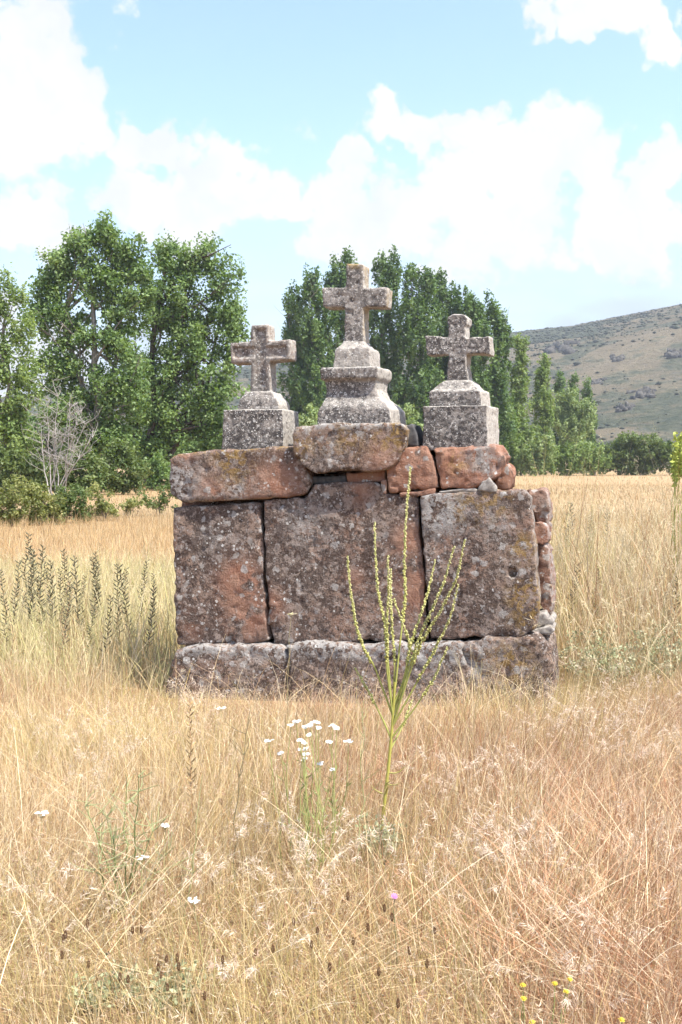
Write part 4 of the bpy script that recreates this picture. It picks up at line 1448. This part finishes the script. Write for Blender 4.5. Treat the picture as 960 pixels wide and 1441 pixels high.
def build_mullein():
    rng = np.random.default_rng(17)
    g = on_ground(535, 1190)
    base = np.array(g)
    Y = g.y
    root = empty('mullein_plant', base, 'tall yellow-green branching weed with beaded spires in front of the altar', 'plant')
    stem = smooth_path([base - [0, 0, 0.02], np.array(at(540, 1140, Y)), np.array(at(548, 1070, Y)), np.array(at(553, 1010, Y)), np.array(at(556, 960, Y))], 16)
    a = Acc()
    V, F = tube(stem, np.linspace(0.0085, 0.005, 16), 7)
    a.add(V, F, (0.50, 0.46, 0.11))
    for k in range(10):
        q = stem[rng.integers(1, 9)]
        e = q + np.array([rng.normal() * 0.05, rng.normal() * 0.05, rng.uniform(0.0, 0.06)])
        a.add(*tube(bent(q, e, rng, 0.1, 4), np.linspace(0.004, 0.001, 4), 4), (0.46, 0.42, 0.14))
    link('stem', a.mesh('stem', True, base), M_HERB, root)
    spires = [[(489, 782), (492, 820), (500, 877), (510, 910), (527, 937), (550, 1000)],
              [(527, 735), (529, 790), (532, 835), (541, 870), (546, 930), (551, 1010)],
              [(546, 782), (547, 827), (545, 872), (544, 940), (549, 1000)],
              [(550, 800), (550, 850), (553, 900), (556, 930), (556, 1000)],
              [(578, 657), (574, 700), (570, 747), (569, 802), (571, 830), (567, 872), (562, 915), (559, 985)],
              [(554, 842), (562, 865), (570, 885), (577, 905), (572, 950), (560, 1000)],
              [(613, 787), (602, 835), (592, 865), (580, 900), (570, 950), (558, 1010)],
              [(639, 769), (625, 820), (607, 860), (587, 905), (572, 952), (556, 1020)],
              [(654, 759), (644, 812), (622, 857), (592, 905), (574, 955), (556, 1030)],
              [(645, 822), (635, 867), (612, 915), (587, 960), (560, 1030)],
              [(630, 910), (610, 957), (585, 995), (556, 1045)],
              [(500, 940), (520, 975), (540, 1015), (550, 1045)],
              [(580, 985), (568, 1020), (552, 1060)]]
    for pts in spires:
        off = rng.uniform(-0.16, 0.16)
        L = len(pts)
        P = [np.array(at(x, y, Y + off * (1 - i / (L - 1)))) for i, (x, y) in enumerate(pts)]
        P[-1] = stem[np.argmin(np.linalg.norm(stem - P[-1], axis=1))]
        path = smooth_path(P[::-1], 40)
        a = Acc()
        V, F = tube(path, np.linspace(0.0044, 0.0022, 40), 5)
        a.add(V, F, (0.42, 0.42, 0.12))
        d = np.concatenate([[0], np.cumsum(np.linalg.norm(np.diff(path, axis=0), axis=1))])
        s0 = d[-1] * (0.34 if L > 4 else 0.5)
        n = int((d[-1] - s0) / 0.0028)
        for q in range(n):
            t = s0 + (d[-1] - s0) * (q + rng.uniform(0, 1)) / n
            p = np.array([np.interp(t, d, path[:, i]) for i in range(3)])
            f = (t - s0) / (d[-1] - s0)
            r = 0.0045 * (1 - 0.35 * f) * rng.uniform(0.8, 1.25)
            o = rng.normal(size=3) * [1, 1, 0.3]
            o = o / np.linalg.norm(o) * r * 1.25
            sh = rng.uniform(0.75, 1.15)
            c = (np.array([0.50, 0.48, 0.16]) * (1 - f) + np.array([0.66, 0.62, 0.32]) * f) * sh
            a.add(OCT_V * r + p + o, OCT_F, c)
        link('flower_spire', a.mesh('flower_spire', True, base), M_HERB, root)


def spike_plant(seed, h=0.95, tint=(1.0, 1.0, 1.0)):
    """dried bugloss: a stalk with short dark curled side branches, built at the origin"""
    rng = np.random.default_rng(seed)
    tip = np.array([rng.normal() * 0.06, rng.normal() * 0.06, h])
    path = bent((0, 0, -0.02), tip, rng, 0.03, 12)
    a = Acc()
    V, F = tube(path, np.linspace(0.0045, 0.002, 12), 5)
    a.add(V, F, np.array([0.26, 0.20, 0.12]) * tint)
    stem = a.mesh('stem', True)
    b = Acc()
    n = int(52 * h)
    for k in range(n):
        f = 0.34 + 0.66 * k / n
        p = np.array([np.interp(f, np.linspace(0, 1, 12), path[:, i]) for i in range(3)])
        az = k * 2.4 + rng.normal() * 0.3
        L = (0.052 * (1 - 0.6 * f) + 0.006) * rng.uniform(0.8, 1.25)
        d = np.array([math.cos(az), math.sin(az), 0.75])
        e = p + d * L
        m = p + d * L * 0.55 + np.array([0, 0, -0.003])
        V, F = tube(np.array([p, m, e]), [0.0022, 0.0062, 0.0026], 5)
        tone = rng.uniform(0.75, 1.3)
        b.add(V, F, (np.array([0.155, 0.145, 0.085]) if rng.uniform() < 0.7 else np.array([0.30, 0.27, 0.15])) * tone * tint)
    return stem, b.mesh('seed_spike', True)


def build_spikes():
    protos = [spike_plant(100 + k, h) for k, h in enumerate((0.95, 0.85, 1.0, 0.75, 0.9))]
    protos.append(spike_plant(107, 0.85, (2.0, 1.55, 1.35)))
    rng = np.random.default_rng(4)
    lab_l = 'dried dark seed-spike weed standing in the straw grass left of the altar'
    # (pixel x, pixel y of the tip) for each spike, with its distance
    left = [(8, 803, 8.0), (15, 790, 8.3), (24, 752, 9.2), (33, 772, 8.8), (46, 785, 8.6), (57, 766, 8.5), (64, 768, 8.9), (72, 790, 9.1), (78, 787, 8.3), (88, 800, 8.9), (94, 805, 9.4), (86, 825, 7.7),
            (108, 772, 8.9), (119, 781, 8.3), (128, 776, 8.7), (136, 790, 9.1), (144, 782, 8.8), (104, 812, 8.9), (139, 838, 7.5), (167, 793, 8.1), (171, 800, 8.8), (185, 792, 8.2), (197, 787, 9.1), (201, 824, 7.7), (220, 806, 9.3), (124, 850, 7.9)]
    roots = {}

    def put(px, py, Y, label, group, kk, thin=1.05):
        tip = at(px, py, Y)
        gz = float(ground_z(tip.x, Y))
        H = tip.z - gz
        key = kk if kk == 5 and group is None else kk % 5
        st, sp = protos[key]
        o = empty('seed_spike_weed', (tip.x, Y, gz), label, 'weed', group, rng.uniform(0, 6.28))
        o.scale = (max(0.8, H / 0.9) * thin, max(0.8, H / 0.9) * thin, H / (0.95, 0.85, 1.0, 0.75, 0.9, 0.85)[key])
        link('stem', st, M_HERB, o)
        link('seed_spike', sp, M_HERB, o)

    for k, (px, py, Y) in enumerate(left):
        put(px, py, Y, lab_l, 'seed-spike weeds left of the altar', k)
    lab_r = 'dried seed-spike weed among the tall pale grass right of the altar'
    for k, (px, py, Y) in enumerate([(772, 705, 11.0), (788, 722, 10.5), (811, 707, 11.2), (834, 728, 11.0), (856, 722, 11.3), (800, 790, 8.0), (835, 795, 8.6), (796, 750, 9.6), (952, 810, 7.6), (945, 830, 7.9)]):
        put(px, py, Y, lab_r, 'seed-spike weeds right of the altar', k + 2)
    put(268, 992, 4.3, 'thin brown seed-spike weed standing alone in the open grass before the altar', None, 5, 0.62)


def petal_disc(a, c, nrm, r, n, col, rng, cup=0.2):
    nrm = np.asarray(nrm, float) / np.linalg.norm(nrm)
    t1 = np.cross(nrm, [0.3, 0.5, 0.8])
    t1 /= np.linalg.norm(t1)
    t2 = np.cross(nrm, t1)
    for k in range(n):
        th = 2 * math.pi * k / n + rng.normal() * 0.08
        d = t1 * math.cos(th) + t2 * math.sin(th)
        s = -t1 * math.sin(th) + t2 * math.cos(th)
        L = r * rng.uniform(0.85, 1.1)
        wd = r * 2.6 / n
        V = [c, c + d * L * 0.55 + s * wd + nrm * cup * r * 0.3, c + d * L + nrm * cup * r * 0.2, c + d * L * 0.55 - s * wd + nrm * cup * r * 0.3]
        a.add(V, [[0, 1, 2, 3]], np.array(col) * rng.uniform(0.9, 1.05))


def build_white_flowers():
    rng = np.random.default_rng(23)
    g = on_ground(437, 1235)
    base, Y = np.array(g), g.y
    root = empty('white_flower_clump', base, 'clump of slender green stems topped by small white flower heads', 'flowers')
    heads = [(410, 1021), (417, 1017), (431, 1023), (437, 1021), (445, 1018), (449, 1025), (469, 1023), (474, 1026), (435, 1035), (423, 1043), (428, 1046), (428, 1055), (430, 1062), (426, 1069), (490, 1044), (395, 1061), (451, 1075), (468, 1084), (463, 1045), (378, 1043)]
    for hx, hy in heads:
        p = np.array(at(hx, hy, Y + rng.uniform(-0.15, 0.15)))
        foot = base + np.array([(p[0] - base[0]) * 0.6 + rng.normal() * 0.02, p[1] - base[1] + rng.normal() * 0.03, 0])
        foot[2] = float(ground_z(foot[0], foot[1])) - 0.02
        path = bent(foot, p, rng, 0.035, 9)
        path[-1] = p
        a = Acc()
        V, F = tube(path, np.linspace(0.0026, 0.0014, 9), 5)
        a.add(V, F, (0.40, 0.40, 0.15))
        for q in range(7):
            s = path[rng.integers(1, 7)]
            e = s + np.array([rng.normal() * 0.02, rng.normal() * 0.02, 0.025])
            a.add([s, (s + e) / 2 + [0.003, 0, 0], e, (s + e) / 2 - [0.003, 0, 0]], [[0, 1, 2, 3]], (0.24, 0.29, 0.10))
        st = link('stem', a.mesh('stem', True, base), M_HERB, root)
        b = Acc()
        for q in range(7):
            c = p + np.array([rng.normal() * 0.006, rng.normal() * 0.006, rng.uniform(0.0, 0.006)])
            petal_disc(b, c, (rng.normal() * 0.3, -0.35 + rng.normal() * 0.3, 1.0), 0.0085, 7, (0.80, 0.80, 0.76), rng)
            b.add(OCT_V * 0.0022 + c + [0, 0, 0.001], OCT_F, (0.72, 0.68, 0.45))
        link('flower_head', b.mesh('flower_head', False, base), M_PETAL, st)


def umbel(px, py, Y, label, r=0.022, group='flat white flower heads in the dry grass', stemcol=(0.40, 0.37, 0.18), col=(0.80, 0.79, 0.74), rng=np.random.default_rng(31)):
    p = np.array(at(px, py, Y))
    foot = p + [rng.normal() * 0.03, rng.normal() * 0.03, 0]
    foot[2] = float(ground_z(foot[0], foot[1]))
    root = empty('wild_carrot', foot, label, 'flower', group)
    a = Acc()
    mid = p - [0, 0, 0.02]
    V, F = tube(bent(foot - [0, 0, 0.01], mid, rng, 0.04, 8), np.linspace(0.0024, 0.0014, 8), 5)
    a.add(V, F, stemcol)
    b = Acc()
    for q in range(14):
        th, rr = rng.uniform(0, 6.28), r * math.sqrt(rng.uniform(0, 1))
        c = p + np.array([rr * math.cos(th), rr * math.sin(th), 0.004 * rng.normal() * 0.3])
        V, F = tube(np.array([mid, c]), [0.0008, 0.0006], 3)
        a.add(V, F, stemcol)
        petal_disc(b, c, (rng.normal() * 0.2, rng.normal() * 0.2, 1), r * 0.34, 6, col, rng)
    link('stem', a.mesh('stem', True, foot), M_HERB, root)
    link('flower_head', b.mesh('flower_head', False, foot), M_PETAL, root)


def build_small_plants():
    rng = np.random.default_rng(44)
    # white umbels: look-alikes, told apart by their neighbours
    umbel(200, 1206, 3.4, 'flat white flower head beside the wiry green skeleton weed, on its right', 0.020)
    umbel(233, 1161, 3.65, 'flat white flower head behind the wiry green skeleton weed', 0.020)
    umbel(273, 1267, 3.1, 'flat white flower head in the grass between skeleton weed and white flower clump', 0.019)
    umbel(59, 1144, 3.8, 'lone flat white flower head out in the pale grass beyond the skeleton weed', 0.022)
    umbel(311, 996, 5.7, 'flat white flower head in the grass close before the altar base', 0.030)
    umbel(410, 864, 5.6, 'pale dry seed head on a tall stalk before the joint of two front slabs', 0.026, None, (0.36, 0.30, 0.16), (0.52, 0.46, 0.26))
    # wiry green skeleton weed
    g = on_ground(172, 1285)
    base = np.array(g)
    root = empty('skeleton_weed', base, 'wiry green branching weed without leaves in the dry grass', 'weed')
    for k, (tx, ty) in enumerate([(195, 1092), (178, 1110), (150, 1150), (160, 1180), (215, 1170), (238, 1195), (120, 1135), (140, 1215)]):
        a = Acc()
        tip = np.array(at(tx, ty, g.y + rng.uniform(-0.15, 0.15)))
        path = bent(base + [rng.normal() * 0.02, rng.normal() * 0.02, -0.01], tip, rng, 0.04, 10)
        V, F = tube(path, np.linspace(0.0040, 0.0014, 10), 5)
        a.add(V, F, (0.22, 0.26, 0.10))
        for q in range(14):
            s = path[rng.integers(4, 10)]
            e = s + np.array([rng.normal() * 0.06, rng.normal() * 0.05, rng.uniform(0.0, 0.08)])
            V, F = tube(bent(s, e, rng, 0.12, 4), np.linspace(0.0022, 0.0010, 4), 4)
            a.add(V, F, (0.36, 0.39, 0.19))
        link('branch', a.mesh('branch', True, base), M_HERB, root)
    # second, thinner wiry weeds
    for px, py, tx, ty, lab in ((330, 1260, 352, 1000, 'single dark wiry stalk rising before the altar base, right of the brown seed-spike'),
                                (258, 1300, 285, 1090, 'thin green wiry stalk between skeleton weed and white flower clump'),
                                (500, 1240, 512, 985, 'pale green branching stalk between white flower clump and tall spired weed')):
        g = on_ground(px, py)
        base = np.array(g)
        root = empty('wiry_weed', base, lab, 'weed', 'single wiry stalks in the grass')
        tip = np.array(at(tx, ty, g.y + 0.1))
        path = bent(base - [0, 0, 0.01], tip, rng, 0.03, 10)
        a = Acc()
        V, F = tube(path, np.linspace(0.0028, 0.0010, 10), 5)
        colr = (0.20, 0.17, 0.09) if 'dark' in lab else (0.38, 0.38, 0.18)
        a.add(V, F, colr)
        link('stem', a.mesh('stem', True, base), M_HERB, root)
        for q in range(7):
            a = Acc()
            s = path[rng.integers(3, 9)]
            e = s + np.array([rng.normal() * 0.06, rng.normal() * 0.05, rng.uniform(0.03, 0.10)])
            V, F = tube(bent(s, e, rng, 0.12, 4), np.linspace(0.0016, 0.0007, 4), 4)
            a.add(V, F, colr)
            link('branch', a.mesh('branch', True, base), M_HERB, root)
    # grey-green leafy herbs
    herbs = [(535, 1215, 0.10, 0.16, 'grey-green prickly herb at the foot of the tall spired weed'),
             (875, 968, 0.45, 0.34, 'wide mound of pale grey-green herb in the grass right of the altar'),
             (948, 950, 0.25, 0.32, 'smaller mound of pale grey-green herb beyond the wide one'),
             (866, 895, 0.3, 0.40, 'pale grey-green herb among the tall grass behind the wide mound'),
             (150, 1420, 0.10, 0.08, 'small grey-green herb at the bottom of the slope of pale grass'),
             (240, 1418, 0.10, 0.08, 'small grey-green herb with whitish leaves next to the other low one')]
    for k, (px, py, R, H, lab) in enumerate(herbs):
        g = on_ground(px, py)
        base = np.array(g)
        root = empty('grey_green_herb', base, lab, 'herb', 'grey-green herbs in the grass')
        st, lf = Acc(), Acc()
        ns = int(16 + R * 60)
        cl = []
        for q in range(ns):
            th, rr = rng.uniform(0, 6.28), R * math.sqrt(rng.uniform(0, 1))
            e = base + np.array([rr * math.cos(th), rr * math.sin(th), H * rng.uniform(0.5, 1.1)])
            V, F = tube(bent(base + [rr * 0.5 * math.cos(th), rr * 0.5 * math.sin(th), -0.01], e, rng, 0.1, 5), np.linspace(0.0022, 0.001, 5), 4)
            st.add(V, F, (0.36, 0.36, 0.22))
            cl.append(e)
            cl.append((e + base) / 2 + [rr * 0.25 * math.cos(th), rr * 0.25 * math.sin(th), 0.02])
        leaves(lf, np.array(cl), np.full(len(cl), 0.05), 7 if R < 0.2 else 26, 0.017 if R < 0.2 else 0.019, [(0.25, 0.28, 0.14), (0.34, 0.35, 0.20), (0.46, 0.44, 0.29)], rng, True)
        link('stem', st.mesh('stem', True, base), M_HERB, root)
        link('foliage', lf.mesh('foliage', False, base), M_HERB, root)
    # pink thistle flower
    g = at(555, 1262, 3.05)
    foot = np.array([g.x + 0.02, 3.08, float(ground_z(g.x, 3.08))])
    root = empty('pink_thistle', foot, 'tiny pink flower on a thin stem in the dry grass', 'flower')
    a, b = Acc(), Acc()
    V, F = tube(bent(foot - [0, 0, .01], np.array(g), rng, 0.04, 7), np.linspace(0.0024, 0.0016, 7), 5)
    a.add(V, F, (0.30, 0.30, 0.15))
    a.add(OCT_V * 0.006 + np.array(g) - [0, 0, 0.006], OCT_F, (0.28, 0.28, 0.14))
    for q in range(3):
        petal_disc(b, np.array(g) + [0, 0, 0.001 * q], (rng.normal() * 0.2, -0.4, 1), 0.013 - 0.003 * q, 11, (0.62, 0.26, 0.55), rng, 0.9)
    link('stem', a.mesh('stem', True, foot), M_HERB, root)
    link('flower_head', b.mesh('flower_head', False, foot), M_PETAL, root)
    # little yellow button flowers
    for k, (px, py, Y) in enumerate([(736, 1386, 3.3), (781, 1384, 3.3), (797, 1395, 3.25), (749, 1438, 3.1), (875, 1435, 3.1), (737, 1405, 3.2), (802, 1378, 3.35)]):
        d = px_dir(px, py)
        p = np.array(Vector((0, 0, EYE)) + d * ((0.24 - EYE) / d.z))
        foot = np.array([p[0] + rng.normal() * 0.02, p[1] + rng.normal() * 0.02, 0])
        foot[2] = float(ground_z(foot[0], foot[1]))
        root = empty('yellow_flower', foot, 'tiny yellow button flower on a green stem among reddish dry grass', 'flower', 'yellow button flowers')
        a, b = Acc(), Acc()
        V, F = tube(bent(foot - [0, 0, .01], p, rng, 0.04, 6), np.linspace(0.0022, 0.0014, 6), 5)
        a.add(V, F, (0.33, 0.35, 0.13))
        b.add(ICO1[0] * [0.0068, 0.0068, 0.005] + p, ICO1[1], (0.66, 0.50, 0.05))
        petal_disc(b, p, (0, -0.3, 1), 0.009, 9, (0.70, 0.56, 0.08), rng)
        link('stem', a.mesh('stem', True, foot), M_HERB, root)
        link('flower_head', b.mesh('flower_head', True, foot), M_PETAL, root)
    # brown plantain heads
    st = Acc()
    path = bent((0, 0, -0.01), (0.01, 0.0, 0.26), rng, 0.04, 7)
    V, F = tube(path, np.linspace(0.0016, 0.0011, 7), 4)
    st.add(V, F, (0.44, 0.33, 0.17))
    hd = Acc()
    tip = path[-1]
    for q in range(60):
        f = q / 59
        r = 0.0046 * math.sin(math.pi * (0.12 + 0.8 * f)) + 0.0012
        th = q * 2.4
        hd.add(OCT_V * 0.0017 + tip + [r * math.cos(th), r * math.sin(th), -0.004 + 0.024 * f], OCT_F, np.array([0.16, 0.085, 0.045]) * rng.uniform(0.6, 1.4))
    sm, hm = st.mesh('stem', True), hd.mesh('seed_head', True)
    spots = [(97, 1295), (96, 1309), (92, 1327), (128, 1328), (176, 1361), (182, 1355), (192, 1294), (204, 1296), (126, 1291), (228, 1347), (234, 1348), (252, 1340), (253, 1345), (240, 1365), (318, 1333), (364, 1326),
             (498, 1266), (546, 1270), (556, 1286), (499, 1312), (452, 1297), (441, 1317), (523, 1300), (585, 1330), (541, 1362), (344, 1433), (567, 1402), (415, 1291), (386, 1322), (317, 1125), (240, 1330), (470, 1355), (610, 1350), (620, 1300), (290, 1390)]
    for px, py in spots:
        # head at about 0.26 m above the ground
        d = px_dir(px, py)
        s = (0.262 - EYE) / d.z
        p = Vector((0, 0, EYE)) + d * s
        root = empty('plantain_stalk', (p.x - 0.01, p.y, float(ground_z(p.x, p.y))), 'small brown plantain seed head on a thin stalk in the foreground grass', 'weed', 'plantain heads in the foreground', rng.uniform(0, 6.28))
        sc = rng.uniform(0.9, 1.1)
        root.scale = (sc * 0.72, sc * 0.72, sc * 0.92)
        link('stem', sm, M_HERB, root)
        link('seed_head', hm, M_HERB, root)
    # yellow-green bushy weed at the end of the tall grass
    Y = 9.0
    b0 = at(966, 650, Y)
    base = np.array([b0.x, Y, 0.0])
    root = empty('yellow_green_weed', base, 'tall bushy yellow-green weed rising out of the tall pale grass', 'weed')
    st, lf = Acc(), Acc()
    cl = []
    for q in range(26):
        e = np.array(at(962 + rng.normal() * 10, rng.uniform(604, 660), Y + rng.normal() * 0.12))
        V, F = tube(bent(base + rng.normal(size=3) * [0.03, 0.03, 0], e, rng, 0.05, 7), np.linspace(0.006, 0.0015, 7), 5)
        st.add(V, F, (0.34, 0.36, 0.10))
        for f in (0.0, 0.03, 0.06, 0.09):
            cl.append(e - (e - base) * f)
    leaves(lf, np.array(cl), np.full(len(cl), 0.05), 14, 0.035, [(0.28, 0.34, 0.07), (0.40, 0.45, 0.10), (0.52, 0.54, 0.16)], rng, True, (0.6, 0.6, 1.2))
    link('stem', st.mesh('stem', True, base), M_HERB, root)
    link('foliage', lf.mesh('foliage', False, base), M_HERB, root)


build_mullein()
build_spikes()
build_white_flowers()
build_small_plants()

# ------------------------------------------------------------------ air
def build_haze():
    bm = bmesh.new()
    bmesh.ops.create_cube(bm, size=1.0)
    me = bpy.data.meshes.new('haze')
    bm.to_mesh(me)
    bm.free()
    me.transform(Matrix.Translation((0, 0, 75.5)) @ Matrix.Diagonal((3200, 3200, 159, 1)))
    m, t, out = material('haze_air')
    v = t.new('ShaderNodeVolumePrincipled')
    v.inputs['Color'].default_value = (0.88, 0.93, 1.0, 1)
    v.inputs['Density'].default_value = 0.00036
    v.inputs['Anisotropy'].default_value = 0.3
    t.l.new(v.outputs[0], out.inputs['Volume'])
    link('haze', me, m, kind='stuff', label='thin pale summer haze over the whole valley', cat='haze')


build_haze()
